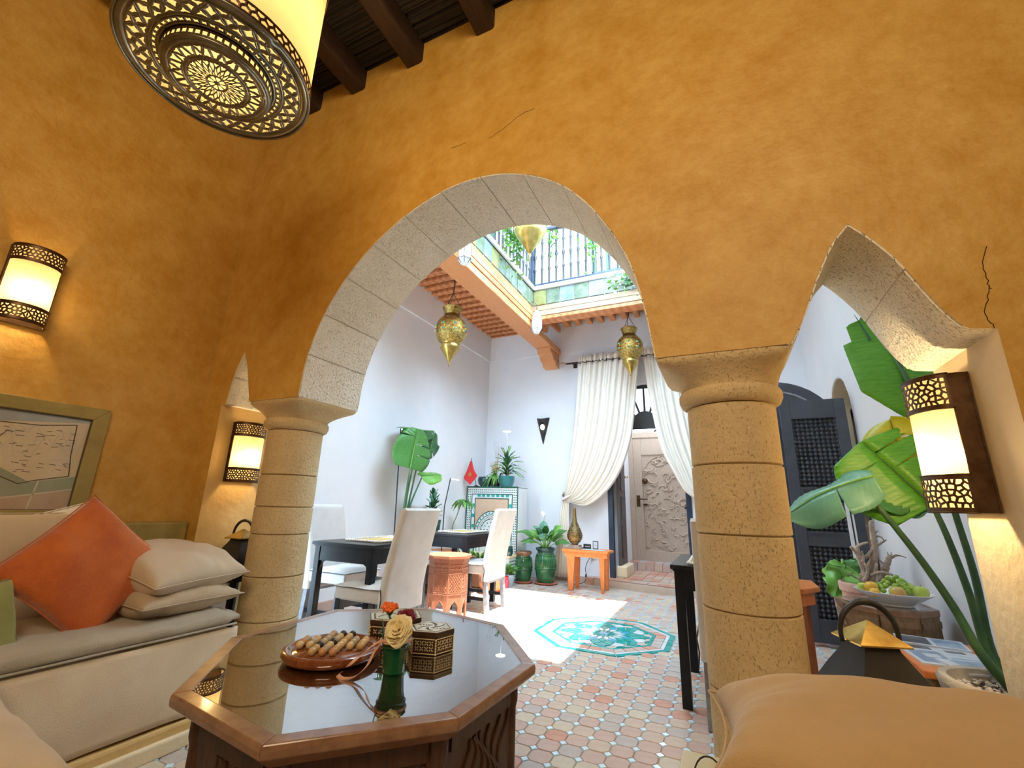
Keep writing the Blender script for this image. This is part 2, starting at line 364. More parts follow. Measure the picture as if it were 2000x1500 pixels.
def dup(root, loc, rotz, label, group=None):
    r = copy_obj(root); r.location = loc; r.rotation_euler = (root.rotation_euler[0], root.rotation_euler[1], rotz); r['label'] = label
    if group: r['group'] = group
    for ch in list(root.children):
        c = copy_obj(ch, r)
        for g in list(ch.children): copy_obj(g, c)
    return r
def point(name, loc, energy, color=(1, .72, .38), radius=.04, parent=None):
    l = bpy.data.lights.new(name, 'POINT'); l.energy = energy; l.color = color; l.shadow_soft_size = radius
    o = bpy.data.objects.new(name, l); COL.objects.link(o); o.location = loc
    if parent: o.parent = parent
    return o
def crom(pts, k=6):
    """Catmull-Rom through 2D or 3D points"""
    P = [np.array(p, float) for p in pts]; P = [2 * P[0] - P[1]] + P + [2 * P[-1] - P[-2]]; out = []
    for i in range(1, len(P) - 2):
        for j in range(k):
            t = j / k; a, b, c, d = P[i - 1], P[i], P[i + 1], P[i + 2]
            out.append(tuple(.5 * (2 * b + (c - a) * t + (2 * a - 5 * b + 4 * c - d) * t * t + (3 * b - a - 3 * c + d) * t ** 3)))
    out.append(tuple(P[-2])); return out

def clip(poly, nx, ny, d):
    out = []
    for i in range(len(poly)):
        a = poly[i]; b = poly[(i + 1) % len(poly)]; da = nx * a[0] + ny * a[1] - d; db = nx * b[0] + ny * b[1] - d
        if da <= 0: out.append(a)
        if (da < 0 < db) or (db < 0 < da):
            t = da / (da - db); out.append((a[0] + (b[0] - a[0]) * t, a[1] + (b[1] - a[1]) * t))
    return out
def pierced(b, sites, rect, per, t, fn, fill=.8, m=0):
    """pierced sheet metal: one rounded hole per site, ring faces between; per = period in u (0: none)"""
    u0, u1, v0, v1 = rect; al = []
    for (x, y) in sites:
        al.append((x, y))
        if per: al += [(x - per, y), (x + per, y)]
    for (x, y) in sites:
        near = sorted(al, key=lambda q: (q[0] - x) ** 2 + (q[1] - y) ** 2)[1:15]
        w = .5 * per if per else 9
        poly = [(max(u0, x - w) if not per else x - w, v0), (min(u1, x + w) if not per else x + w, v0), (min(u1, x + w) if not per else x + w, v1), (max(u0, x - w) if not per else x - w, v1)]
        for (a, c) in near:
            nx, ny = a - x, c - y; poly = clip(poly, nx, ny, nx * (a + x) / 2 + ny * (c + y) / 2)
            if len(poly) < 3: break
        if len(poly) < 3: continue
        cx = sum(p[0] for p in poly) / len(poly); cy = sum(p[1] for p in poly) / len(poly)
        angs = sorted(set([round(2 * PI * k / 14, 4) for k in range(14)] + [round(math.atan2(p[1] - cy, p[0] - cx) % (2 * PI), 4) for p in poly]))
        out = []
        for a in angs:
            dx, dy = math.cos(a), math.sin(a); best = 9
            for i in range(len(poly)):
                p, q = poly[i], poly[(i + 1) % len(poly)]; ex, ey = q[0] - p[0], q[1] - p[1]; den = dx * ey - dy * ex
                if abs(den) < 1e-12: continue
                tt = ((p[0] - cx) * ey - (p[1] - cy) * ex) / den
                ss = ((p[0] - cx) * dy - (p[1] - cy) * dx) / den
                if tt > 0 and -1e-6 <= ss <= 1 + 1e-6: best = min(best, tt)
            out.append(best)
        n = len(angs); sm = [min(out[i], .25 * out[i - 1] + .5 * out[i] + .25 * out[(i + 1) % n]) for i in range(n)]
        inn = [max(.3 * s, min(s - t, s * fill + .0)) for s in sm]
        V = [fn(cx + math.cos(a) * r, cy + math.sin(a) * r) for a, r in zip(angs, out)] + [fn(cx + math.cos(a) * r, cy + math.sin(a) * r) for a, r in zip(angs, inn)]
        b.add(V, [(i, (i + 1) % n, n + (i + 1) % n, n + i) for i in range(n)], m)
    return b
def jitter_sites(u0, u1, v0, v1, nu, nv, seed, mirror=True, j=.32):
    r = random.Random(seed); du = (u1 - u0) / nu; dv = (v1 - v0) / nv; out = []
    half = nu // 2
    for i in range(half if mirror else nu):
        for k in range(nv):
            x = u0 + du * (i + .5 + (.25 if k % 2 else -.25) + r.uniform(-j, j) * 1.15); y = v0 + dv * (k + .5 + r.uniform(-j, j) * 1.0)
            out.append((x, y))
            if mirror: out.append((u0 + u1 - x, y))
    return out
# ------------------------------------------------------------------ the shell of the salon and the courtyard
YF, YB = 1.79, 2.28
floor = struct('floor', B().box(-3.9, 3.2, -1.9, 9.0, -.12, -.006), GROUT)
struct('wall_left', B().box(-3.35, -3.15, -1.8, YF, -.006, 4.2), AMBER)
struct('wall_rear', B().box(-3.35, 3.2, -1.95, -1.8, -.006, 4.2), AMBER)
struct('wall_right', B().box(3.0, 3.2, -1.8, YF, -.006, 4.2), AMBER)
main_arch = [(-.205, 1.64), (-.237, 1.869), (-.291, 2.10), (-.375, 2.29), (-.493, 2.477), (-.65, 2.639), (-.852, 2.75), (-1.072, 2.803), (-1.341, 2.785), (-1.624, 2.675), (-1.912, 2.465), (-2.118, 2.194), (-2.228, 1.908), (-2.26, 1.64)]
right_arch_r = [(.775, 1.622), (.737, 1.635), (.693, 1.705), (.656, 1.789), (.607, 1.906), (.55, 2.001), (.493, 2.076)]
right_arch_l = [(.493, 2.076), (.437, 2.009), (.384, 1.905), (.328, 1.772), (.295, 1.697), (.261, 1.64)]
left_arch_r = [(-2.696, 1.64), (-2.735, 1.75), (-2.775, 1.87), (-2.835, 1.99)]
left_arch_l = [(-2.835, 1.99), (-2.885, 1.88), (-2.912, 1.78), (-2.93, 1.64)]
cm, crr, crl, clr, cll = crom(main_arch, 5), crom(right_arch_r, 4), crom(right_arch_l, 4), crom(left_arch_r, 4), crom(left_arch_l, 4)
out = [(-3.35, 0), (-3.35, 4.2), (3.2, 4.2), (3.2, 0), (.81, 0), (.81, 1.618)] + crr + crl[1:] + cm + clr + cll[1:] + [(-2.97, 1.64), (-2.97, 0)]
sides = []
for i in range(len(out)):
    a, b = out[i], out[(i + 1) % len(out)]
    jamb = abs(a[0] - b[0]) < 1e-6 and min(a[1], b[1]) < .01
    sides.append((3 if a[0] > 0 else 4) if jamb else 1)  # left jamb in ochre: the sconce's amber glow is put into its colour
arc = struct('wall_front', B().prism(out, YF, YB, 'y', 0, sides, 2), [AMBER, STONE2, WHITE, CREAM_P, AMBER2], bevel=.012)
def arch_blocks(curve, step, t=.006):
    P = [np.array(p) for p in curve]; L = [0]
    for i in range(1, len(P)): L.append(L[-1] + np.linalg.norm(P[i] - P[i - 1]))
    n = max(2, round(L[-1] / step)); at = lambda s: np.array([np.interp(s, L, [p[k] for p in P]) for k in (0, 1)])
    for k in range(n):
        s0, s1 = L[-1] * k / n + .003, L[-1] * (k + 1) / n - .003; q = [at(s0 + (s1 - s0) * j / 4) for j in range(5)]
        nr = []
        for j in range(5):
            d = q[min(j + 1, 4)] - q[max(j - 1, 0)]; d = d / np.linalg.norm(d); nr.append(np.array([-d[1], d[0]]))
        # turn the inner side toward the opening
        inner = [q[j] + nr[j] * t for j in range(5)]; outer = [q[j] - nr[j] * .004 for j in range(5)]
        j0 = R_.uniform(-.004, .004)
        obj('arch_block', B().prism([tuple(p) for p in outer] + [tuple(p) for p in reversed(inner)], YF + .004 + j0, YB - .004, 'y'), STONE2, arc, smooth=35)
arch_blocks(cm, .27); arch_blocks(crr[4:], .28); arch_blocks(crl, .28); arch_blocks(clr, .2); arch_blocks(cll, .2)
# hairline cracks in the plaster of the arcade wall
def crack(pts, parent):
    b = B(); P = [WY(u, v, YF - .0004) for u, v in pts]
    C = crom([tuple(p) for p in P], 5)
    C = [Vector(c) + Vector((R_.uniform(-.004, .004), 0, R_.uniform(-.004, .004))) for c in C]
    obj('crack', b.tube(C, .0013, 4), BEAMD, parent)
crack([(1935, 560), (1925, 600), (1930, 625), (1945, 640)], arc); crack([(1925, 480), (1920, 520), (1928, 550), (1935, 562)], arc)
crack([(955, 270), (985, 250), (1015, 225), (1045, 212)], arc); crack([(880, 290), (910, 278)], arc)

def column(cx, x0, x1, label, joints):
    cy = 2.035
    t = thing('stone_column', label, 'column', (cx, cy, 0))
    js = [0] + joints
    for a, z in zip(js, js[1:]):
        g = .006; r = .168 + R_.uniform(-.002, .002)
        obj('drum', B().lathe([(.02, a + .001), (r - .008, a + .001), (r, a + g), (r, z - g), (r - .008, z - .001), (.02, z - .001)], 48), STONE, t, smooth=50)
    zt = joints[-1]
    obj('ring', B().lathe([(.10, zt), (.172, zt), (.186, zt + .008), (.196, zt + .03), (.196, zt + .052), (.188, zt + .066), (.18, zt + .07), (.1, zt + .07)], 48), STONE, t, smooth=40)
    rings = []; n = 48; za, zb = zt + .068, 1.643; mx = (x0 + x1) / 2 - cx; my = (YF + YB) / 2 - cy; hx = (x1 - x0) / 2; hy = (YB - YF) / 2 - .004
    V = []
    for k in range(9):
        f = k / 8; e = min(1, f * 1.25) ** 1.5; z = za + (zb - za) * f
        for i in range(n):
            a = 2 * PI * i / n; ca, sa = math.cos(a), math.sin(a)
            sq = 1 / max(abs(ca), abs(sa)); rx, ry = min(sq, 1.38) * ca, min(sq, 1.38) * sa
            V.append((ca * .182 * (1 - e) + (mx + rx * hx) * e, sa * .182 * (1 - e) + (my + ry * hy) * e, z))
    F = [(k * n + i, k * n + (i + 1) % n, (k + 1) * n + (i + 1) % n, (k + 1) * n + i) for k in range(8) for i in range(n)]
    F += [tuple(range(n)), tuple(8 * n + i for i in range(n))]
    obj('capital', B().add(V, F), STONE, t, smooth=50)
    return t
column(.05, -.208, .262, 'cream stone column right of the large arch, lit yellow by the near sconce', [.17, .44, .702, .964, 1.222, 1.462])
column(-2.53, -2.70, -2.258, 'cream stone column left of the large arch, behind the stacked cushions', [.12, .37, .606, .842, 1.0, 1.19, 1.47])

# salon ceiling: plank deck, beams, reeds
ceil = struct('ceiling', B().box(-3.35, 3.2, -1.95, YF + .05, 4.05, 4.2), REED)
for x in (-3.0, -2.56, -2.1, -1.62, -1.1, -.58, -.06, .46, .98, 1.5, 2.02, 2.54):
    x += R_.uniform(-.02, .02)
    obj('beam', B().bar((x, -1.8, 3.955), (x + R_.uniform(-.02, .02), YF + .02, 3.955), .13, .17), BEAMD, ceil, bevel=.02)
rb = B(); y = -1.0
while y < YF:
    r = R_.uniform(.009, .014); z0 = 4.045 + R_.uniform(-.012, 0)
    rb.tube([(-3.14, y, z0), (-1.5, y + R_.uniform(-.012, .012), z0 + R_.uniform(-.006, .004)), (.2, y + R_.uniform(-.012, .012), z0), (2.9, y, z0)], r, 5); y += r * 2.02
stuff(obj('reed', rb, REED, ceil))

# plaster back ledge of the bench, map niche
struct('trim_ledge', B().box(-3.15, -3.05, -1.2, 1.785, .45, .895), OLIVE, bevel=.012)

# courtyard walls
WL, WBK, WR = -3.65, 6.75, 1.10
struct('wall_courtyard_left', B().box(-3.9, WL, YB - .02, 7.0, -.006, 4.12).box(-3.9, WL + .018, YB, 6.75, 3.53, 4.07), WHITE)
A0, A1, ac = -1.54, -.46, 2.235
arch = [(-1.0 + .54 * math.cos(PI * k / 16), ac + .66 * math.sin(PI * k / 16)) for k in range(17)]
outl = [(-3.9, 0), (A0, 0)] + arch[::-1] + [(A1, 0), (1.4, 0), (1.4, 4.12), (-3.9, 4.12)]
struct('wall_courtyard_back', B().prism(outl, WBK, 7.02, 'y').box(-3.64, 1.09, WBK - .018, WBK + .05, 3.53, 4.07), WHITE)
D0, D1 = 4.84, 5.62
da = [((D0 + D1) / 2 + .39 * math.cos(PI * k / 14), 1.98 + .36 * math.sin(PI * k / 14)) for k in range(15)]
outl = [(YB - .02, 0), (D0, 0)] + da[::-1] + [(D1, 0), (7.0, 0), (7.0, 4.12), (YB - .02, 4.12)]
struct('wall_courtyard_right', B().prism(outl, WR, WR + .3, 'x', 0, 1), [WHITE, CREAM_P], bevel=.02)
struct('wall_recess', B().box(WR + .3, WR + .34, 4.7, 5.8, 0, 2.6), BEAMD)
struct('door_2', B().box(WR + .16, WR + .22, D0 + .02, D0 + .1, 0, 2.1).box(WR + .16, WR + .22, D1 - .1, D1 - .02, 0, 2.1).box(WR + .16, WR + .22, D0 + .02, D1 - .02, 2.0, 2.08), BEAMD)
struct('baseboard_back', B().box(-2.6, A0, WBK - .03, WBK, 0, .075), TERRA[0])
struct('baseboard_left', B().box(WL, WL + .02, 2.3, 6.7, 0, .09), TERRA[0])

# vestibule behind the doorway: raised tiled floor, white walls, transom open to the street
ves = struct('floor_vestibule', B().box(-1.62, .1, 7.0, 8.5, 0, .085).box(-1.54, -.46, 6.74, 7.02, 0, .085), GROUT)
for j in range(9):
    for i in range(9):
        x = -1.5 + i * .12; y = 6.76 + j * .17
        if y > 7.75: break
        obj('tile', B().box(x, x + .113, y, y + .163, .08, .097 + R_.uniform(0, .003)), TERRA[R_.choice([0, 3, 3, 2])], ves)
struct('wall_vestibule_left', B().box(-1.66, -1.5, 7.0, 8.5, 0, 3.2), WHITE)
struct('wall_vestibule_right', B().box(-.2, -.05, 7.0, 8.5, 0, 3.2), WHITE)
point('vestibule_fill', (-.85, 7.5, 2.95), 30, (.95, .97, 1), .12)  # added light to brighten the dark vestibule, no lamp is modelled here
struct('ceiling_vestibule', B().box(-1.7, 0, 7.0, 8.5, 3.15, 3.25), WHITE)
struct('wall_vestibule_back', B().prism([(-1.66, 0), (-1.46, 0), (-1.46, 2.62), (-.36, 2.62), (-.36, 0), (-.05, 0), (-.05, 3.2), (-1.66, 3.2)], 8.2, 8.4, 'y'), WHITE)
st = struct('trim_threshold', B().box(-1.5, -.2, 7.78, 8.25, .09, .20), TERRA[3], bevel=.006)
for i in range(10): obj('tile', B().box(-1.49 + i * .128, -1.49 + i * .128 + .12, 7.765, 8.2, .10, .212), TERRA[R_.choice([0, 3, 4])], st)
for i in range(10): obj('riser_tile', B().box(-1.49 + i * .128, -1.49 + i * .128 + .12, 7.755, 7.775, .10, .205), TERRA[R_.choice([0, 2, 4])], st)
# step in front of the doorway, running along the wall
step = struct('trim_step', B().prism([(-1.95, 6.74), (-1.9, 6.6), (-1.2, 6.42), (.4, 6.22), (1.1, 6.2), (1.1, 6.74)], 0, .085), TERRA[2])
px_ = -1.88
while px_ < .5:
    w = R_.uniform(.10, .14); f = (px_ + 1.9) / 2.3; y0 = 6.585 - .36 * f
    obj('step_tile', B().obox((px_ + w / 2, y0 - .008 + (.0), .042), (w / 2 - .004, .012, .043), Matrix.Rotation(-.155, 3, 'Z')), TERRA[R_.choice([0, 1, 2, 2, 4, 3])], step)
    obj('step_tile', B().obox((px_ + w / 2, y0 + .105, .085), (w / 2 - .004, .098, .008), Matrix.Rotation(-.155, 3, 'Z')), TERRA[R_.choice([0, 0, 3, 3, 4])], step)
    px_ += w

# gallery slabs and ceilings round the light well
WX0, WX1, WY0, WY1 = -2.3, -.45, 3.05, 5.48
struct('ceiling_arcade', B().box(-3.9, 1.4, YB, WY0, 4.07, 4.22).box(WX1, 1.4, WY0, 7.0, 4.07, 4.22), WHITE)
cg = struct('ceiling_gallery_left', B().box(-3.9, WX0 + .02, WY0, 7.0, 4.07, 4.13), CEDAR)
y = 2.45
while y < 6.7:
    obj('joist', B().box(WL + .02, -2.56, y, y + .085, 3.975, 4.07), CEDARX, cg, bevel=.006); y += .17
cb = struct('ceiling_gallery_back', B().box(WX0, WX1 + .1, WY1, 7.0, 4.07, 4.13), CEDAR)
x = -2.2
while x < 1.0:
    obj('joist', B().box(x, x + .085, WY1 + .15, WBK - .02, 3.975, 4.07), CEDAR, cb, bevel=.006); x += .19
for i, (z0, z1) in enumerate(((3.98, 4.0),)):
    pass
bl = struct('trim_beam_left', B().box(-2.58, WX0, YB, WBK, 3.50, 3.60), CEDAR, bevel=.01)
for k in range(3): obj('plank', B().box(WX0 - .03, WX0 + .008 + .004 * (k % 2), YB, WY1, 3.605 + k * .074, 3.605 + k * .074 + .071), CEDAR, bl, bevel=.004)
obj('plank', B().box(-2.58, WX0 - .04, YB, WY1 + .2, 3.60, 4.0), CEDAR, bl)
obj('corbel', B().prism([(6.3, 3.50), (6.34, 3.42), (6.42, 3.40), (6.46, 3.34), (6.55, 3.33), (6.58, 3.27), (6.749, 3.26), (6.749, 3.50)], -2.56, -2.33, 'x'), CEDAR, bl, bevel=.006)
obj('scroll', B().prism([(5.49, 3.60), (5.72, 3.60), (6.1, 3.66), (6.2, 3.85), (6.745, 3.9), (6.745, 4.0), (5.49, 4.0)], WX0 - .03, WX0, 'x'), CEDAR, bl, bevel=.004)
bb = struct('trim_beam_back', B().box(WX0, WX1 + .05, WY1, WY1 + .2, 3.615, 3.67), CEDARX, bevel=.008)
for k in range(2): obj('plank', B().box(WX0, WX1 + .05, WY1 - .008 - .004 * k, WY1 + .03, 3.672 + k * .079, 3.672 + k * .079 + .077), WEATH, bb, bevel=.004)
obj('plank', B().box(WX0, WX1 + .05, WY1 + .05, WY1 + .2, 3.67, 4.0), WEATH, bb)
tb = struct('trim_tile_band', B().box(WX0 - .03, WX0 + .004, WY0, WY1, 3.83, 4.07).box(WX0, WX1 + .05, WY1 - .004, WY1 + .04, 3.83, 4.07), GROUT)
y = WY1 - .01
while y > WY0 - .3:
    w = R_.uniform(.17, .2); obj('slate_tile', B().box(WX0, WX0 + .012 + R_.uniform(0, .006), y - w, y - .01, 3.836, 4.062), SLATE[R_.choice([0, 0, 1, 2])], tb, bevel=.004); y -= w
x = WX0 + .02
while x < WX1:
    w = R_.uniform(.19, .22); obj('slate_tile', B().box(x, x + w - .01, WY1 - .016 - R_.uniform(0, .006), WY1, 3.836, 4.062), SLATE[R_.choice([0, 1, 1, 0]) if x > WX0 + .1 else 2], tb, bevel=.004); x += w
struct('trim_coping', B().box(WX0 - .2, WX0 + .05, WY0, WY1 + .2, 4.07, 4.13).box(WX0, WX1 + .1, WY1 - .05, WY1 + .2, 4.07, 4.13), WHITE, bevel=.01)

def railing(label, p, q, n, post_at):
    t = thing('balcony_railing', label, 'railing', (0, 0, 4.13))
    p = Vector((p[0], p[1], 0)); q = Vector((q[0], q[1], 0)); d = (q - p).normalized()
    obj('bottom_rail', B().bar(p + Vector((0, 0, .06)), q + Vector((0, 0, .06)), .05, .07), NAVY, t, bevel=.005)
    obj('top_rail', B().bar(p + Vector((0, 0, 1.0)), q + Vector((0, 0, 1.0)), .07, .05), NAVY, t, bevel=.005)
    for s in post_at: o = p + d * s; obj('post', B().box(o.x - .035, o.x + .035, o.y - .035, o.y + .035, 0, 1.08), NAVY, t, bevel=.004)
    L = (q - p).length
    prof = [(.016, .09), (.016, .3), (.024, .33), (.016, .36), (.016, .5), (.026, .55), (.016, .6), (.016, .75), (.024, .78), (.016, .81), (.016, .98)]
    first = None
    for k in range(n):
        o = p + d * (L * (k + .5) / n)
        if first is None: first = obj('baluster', B().lathe(prof, 8), IRON, t, smooth=60)
        else: copy_obj(first, t)
        COL.objects[-1].location = o if first is not COL.objects[-1] else o
    for ch, k in zip([c for c in t.children if c.name.startswith('baluster')], range(n)): ch.location = p + d * (L * (k + .5) / n)
    return t
railing('dark iron balcony railing above the left gallery beam', (WX0 - .06, WY0), (WX0 - .06, WY1 + .06), 22, [0, 1.2])
railing('dark iron balcony railing above the slate tiles facing the big arch', (WX0 - .06, WY1 + .09), (WX1, WY1 + .09), 17, [0, 1.42])
struct('wall_upper_back', B().prism([(-3.9, 4.12), (-1.75, 4.12), (-1.75, 6.3), (-1.2, 6.3), (-1.2, 4.9), (-1.75, 4.9), (-1.75, 4.12), (1.4, 4.12), (1.4, 7.2), (-3.9, 7.2)], WBK, 7.0, 'y').box(-1.76, -1.19, WBK, 7.0, 4.12, 4.9), UPPER)
struct('ceiling_sky_blocker', B().box(-3.9, 1.4, 5.95, 7.0, 7.2, 7.3).box(-3.9, -2.75, 1.6, 5.95, 7.2, 7.3), CEDARX)  # unseen roof added to cut the sky light on the upper walls
struct('wall_upper_left', B().box(-3.9, WL, 1.6, 7.0, 4.12, 7.2), UPPER)
w1 = struct('window_1', B().box(-1.75, -1.2, 6.9, 6.98, 4.9, 6.3), MAGB)
obj('frame', B().box(-1.77, -1.69, 6.78, 6.86, 4.9, 6.3).box(-1.26, -1.18, 6.78, 6.86, 4.9, 6.3).box(-1.77, -1.18, 6.78, 6.86, 4.88, 4.95).box(-1.5, -1.45, 6.79, 6.85, 4.9, 6.3), ZGREEN, w1)
obj('curtain_panel', B().box(-1.68, -1.27, 6.87, 6.89, 4.95, 6.3), STRAW, w1)

# ------------------------------------------------------------------ zellige and terracotta floor
P_ = .1035; CUT = .021
OC = Vector((-1.055, 4.215)); AP = .575
def in_oct(x, y, a): dx, dy = abs(x - OC.x), abs(y - OC.y); return max(dx, dy, (dx + dy) * .7071) < a
def tile_mesh(name, poly, h, m, bev=.004):
    n = len(poly); v = [(p[0], p[1], 0) for p in poly]; cx = sum(p[0] for p in poly) / n; cy = sum(p[1] for p in poly) / n
    k = 1 - bev / max(1e-6, math.hypot(poly[0][0] - cx, poly[0][1] - cy))
    v += [(cx + (p[0] - cx) * k, cy + (p[1] - cy) * k, h) for p in poly]
    f = [(i, (i + 1) % n, n + (i + 1) % n, n + i) for i in range(n)] + [tuple(n + i for i in range(n))]
    return v, f
h_ = P_ / 2 - .0012; c_ = CUT + .001
octo = [(-h_ + c_, -h_), (h_ - c_, -h_), (h_, -h_ + c_), (h_, h_ - c_), (h_ - c_, h_), (-h_ + c_, h_), (-h_, h_ - c_), (-h_, -h_ + c_)]
d_ = CUT - .001
dia = [(d_, 0), (0, d_), (-d_, 0), (0, -d_)]
tv, tf = tile_mesh('t', octo, .006, None); dv, df = tile_mesh('d', dia, .0075, None, .002)
tmesh = []
for m in TERRA:
    me = bpy.data.meshes.new('tile'); me.from_pydata(tv, [], tf); me.materials.append(m); tmesh.append(me)
dmesh = bpy.data.meshes.new('inset'); dmesh.from_pydata(dv, [], df); dmesh.materials.append(ZBLUE)
rest = B(); restd = B(); nt_ = nd_ = 0
def seen(x, y):  # floor in front of the big arch, right of the coffee table
    d = Vector((x, y, 0)) - CAM; w = d.dot(AX[2])
    if w < .2: return False
    u = 1000 + FPX * d.dot(AX[0]) / w; v = 750 - FPX * d.dot(AX[1]) / w
    return 1025 < u < 1395 and v < 1500 and y < 4.05
ix0, ix1 = -36, 11
for iy in range(5, 65):
    for ix in range(ix0, ix1):
        x = .002 + ix * P_; y = .02 + iy * P_ + .045
        if x < WL + .05 or y > 6.72: continue
        jz = R_.uniform(-.0012, .0012); col = R_.choices([0, 1, 2, 3, 4], [4, 3, 4, 1.3, 2.2])[0]
        if not in_oct(x, y, AP + .02):
            if nt_ < 300 and seen(x, y):
                o = bpy.data.objects.new('tile', tmesh[col]); COL.objects.link(o); o.location = (x, y, -.005 + jz); o.parent = floor; nt_ += 1
            else: rest.add([(a + x, b + y, c - .005 + jz) for a, b, c in tv], tf, col)
        x2, y2 = x + P_ / 2, y + P_ / 2
        if not in_oct(x2, y2, AP + .012):
            if nd_ < 300 and seen(x2, y2):
                o = bpy.data.objects.new('tile_inset', dmesh); COL.objects.link(o); o.location = (x2, y2, -.005); o.parent = floor; nd_ += 1
            else: restd.add([(a + x2, b + y2, c - .005) for a, b, c in dv], df, 0)
stuff(obj('tile_field', rest, TERRA, floor)); stuff(obj('inset_field', restd, ZBLUE, floor))
# the octagonal rosette
def piece(poly, m, h=.0008):
    v, f = tile_mesh('p', [(p[0] + OC.x, p[1] + OC.y) for p in poly], h + .006, None, .0015)
    obj('mosaic_piece', B().add([(a, b, c - .006) for a, b, c in v], f), m, floor)
def octv(a, k): r = a / math.cos(PI / 8); t = PI / 8 + k * PI / 4; return Vector((r * math.cos(t), r * math.sin(t)))
def band(a0, a1, n, m, gap=.003, alt=None):
    for k in range(8):
        i0, i1, o0, o1 = octv(a0, k), octv(a0, k + 1), octv(a1, k), octv(a1, k + 1)
        for j in range(n):
            s, e = j / n, (j + 1) / n; g = gap / (i1 - i0).length
            poly = [i0.lerp(i1, s + g), o0.lerp(o1, s + g), o0.lerp(o1, e - g), i0.lerp(i1, e - g)]
            piece([tuple(p) for p in poly], R_.choice(alt) if alt else m)
band(.525, .565, 3, ZTURQ); band(.495, .522, 2, ZWHITE); band(.415, .492, 4, None, alt=[TERRA[0], TERRA[0], TERRA[3], TERRA[4]]); band(.385, .412, 4, ZTURQ)
NS = 16; rr = [0, .045, .085, .135, .195, .262, .335, .41]
star = []
for k in range(16):
    a = 2 * PI * k / 16; r = .066 if k % 2 == 0 else .038; star.append((r * math.cos(a), r * math.sin(a)))
piece(star, ZSKY)
cols = [ZWHITE, ZTURQ, ZWHITE, ZSKY, ZTURQ, ZWHITE]
for k in range(1, 6):
    for j in range(NS):
        t = 2 * PI * (j + (k % 2) * .5) / NS; dt = 2 * PI / NS * .5; g = .004
        pol = lambda r, a: (r * math.cos(a), r * math.sin(a))
        r0, r1, r2 = rr[k] + g, rr[k + 1], min(rr[k + 2] - g, .378)
        q = [pol(r0, t), pol(r1, t - dt + g / r1), pol(r2, t), pol(r1, t + dt - g / r1)]
        c = cols[k]
        if k in (3, 5): c = (ZTURQ, ZSKY)[j % 2] if k == 3 else (ZWHITE if j % 2 else ZTURQ)
        piece(q, c)
for j in range(NS):
    t = 2 * PI * j / NS + PI / 16; dt = 2 * PI / NS * .42
    if True:
        a = t; lim = .380 / max(math.cos(((a + PI / 8) % (PI / 4)) - PI / 8), .92)
        piece([(.355 * math.cos(a), .355 * math.sin(a)), (lim * math.cos(a - dt * .6), lim * math.sin(a - dt * .6)), (lim * math.cos(a + dt * .6), lim * math.sin(a + dt * .6))], ZTURQ if j % 2 else ZSKY)
# ------------------------------------------------------------------ salon: benches, cushions, map, lamps
def cushion(name, label, w, d, t, m, M, pw=.06, wr=.010, seed=0, cat='cushion', group=None, piping=True, n=26, puff=.42, corner=.05):
    """stuffed cushion: two bulging faces meeting in a seam; M places it (local x,y across, z thickness)"""
    th = thing(name, label, cat, (0, 0, 0), 0, group); th.matrix_world = M
    off = Vector((seed * 7.3, seed * 3.1, seed * 1.7))
    def pt(u, v, side):
        x, y = 2 * u - 1, 2 * v - 1
        ax, ay = abs(x), abs(y)
        X = w / 2 * x * (1 - corner * (1 - y * y) * ax ** 2); Y = d / 2 * y * (1 - corner * (1 - x * x) * ay ** 2)
        h = (max(0, 1 - ax ** 2.6) * max(0, 1 - ay ** 2.6)) ** puff
        e = max(ax, ay)
        wrk = noise.noise(Vector((X * 7, Y * 7, side * 3)) + off) * wr * 1.6 + noise.noise(Vector((X * 24 * (1 if ay > ax else .3), Y * 24 * (1 if ax > ay else .3), side)) + off) * wr * (e ** 3)
        return (X, Y, side * t / 2 * h + wrk * min(1, h * 2.2))
    b = B(); b.grid(lambda u, v: pt(u, v, 1), n, n); b.grid(lambda u, v: pt(u, v, -1), n, n)
    obj('cover', b, m, th, smooth=180, sub=1)
    if piping:
        loop = [pt(k / n, 0, 1) for k in range(n)] + [pt(1, k / n, 1) for k in range(n)] + [pt(1 - k / n, 1, 1) for k in range(n)] + [pt(0, 1 - k / n, 1) for k in range(n + 1)]
        obj('seam', B().tube(loop, .0028, 6), m, th, smooth=180)
    return th
def frame_m(c, x, y):
    x = Vector(x).normalized(); y = Vector(y); y = (y - x * y.dot(x)).normalized(); z = x.cross(y)
    M = Matrix((x, y, z)).transposed().to_4x4(); M.translation = Vector(c); return M

bench = thing('built_in_bench', 'ochre plastered masonry bench along the left wall under the cushions', 'bench', (-2.65, .3, 0))
obj('base', B().box(-.5, .42, -1.4, 1.36, 0, .10).box(-.4, .385, -1.4, 1.36, .10, .17), AMBER2, bench, bevel=.012)
obj('kerb', B().box(.40, .44, -1.4, 1.37, 0, .06), CREAM_P, bench, bevel=.008)
mt = thing('mattress', 'long bench mattress in a loose off-white linen cover hanging over its front', 'mattress', (-2.65, .3, .17))
def mat_front(u, v):
    y = -1.4 + u * 2.75; z = .262 * (1 - v) - .062 * v
    return (.392 + .010 * math.sin(v * PI) + .012 * v + noise.noise(Vector((y * 2.2, v * 1.2, 3))) * .022 * (.3 + v) + noise.noise(Vector((y * 7 + v * 3, v * 2, 5))) * .006, y, z + noise.noise(Vector((y * 1.5, 0, 9))) * .008 * v)
obj('core', B().box(-.39, .385, -1.38, 1.345, .005, .262), LINEN, mt, bevel=.03)
obj('skirt', B().grid(mat_front, 90, 12).grid(lambda u, v: (lambda p: (p[0] - .03 - .002, 1.35, p[2]))(mat_front(1, v)) if u > .5 else mat_front(1, v), 1, 12), LINEN, mt, smooth=180, solid=.006)
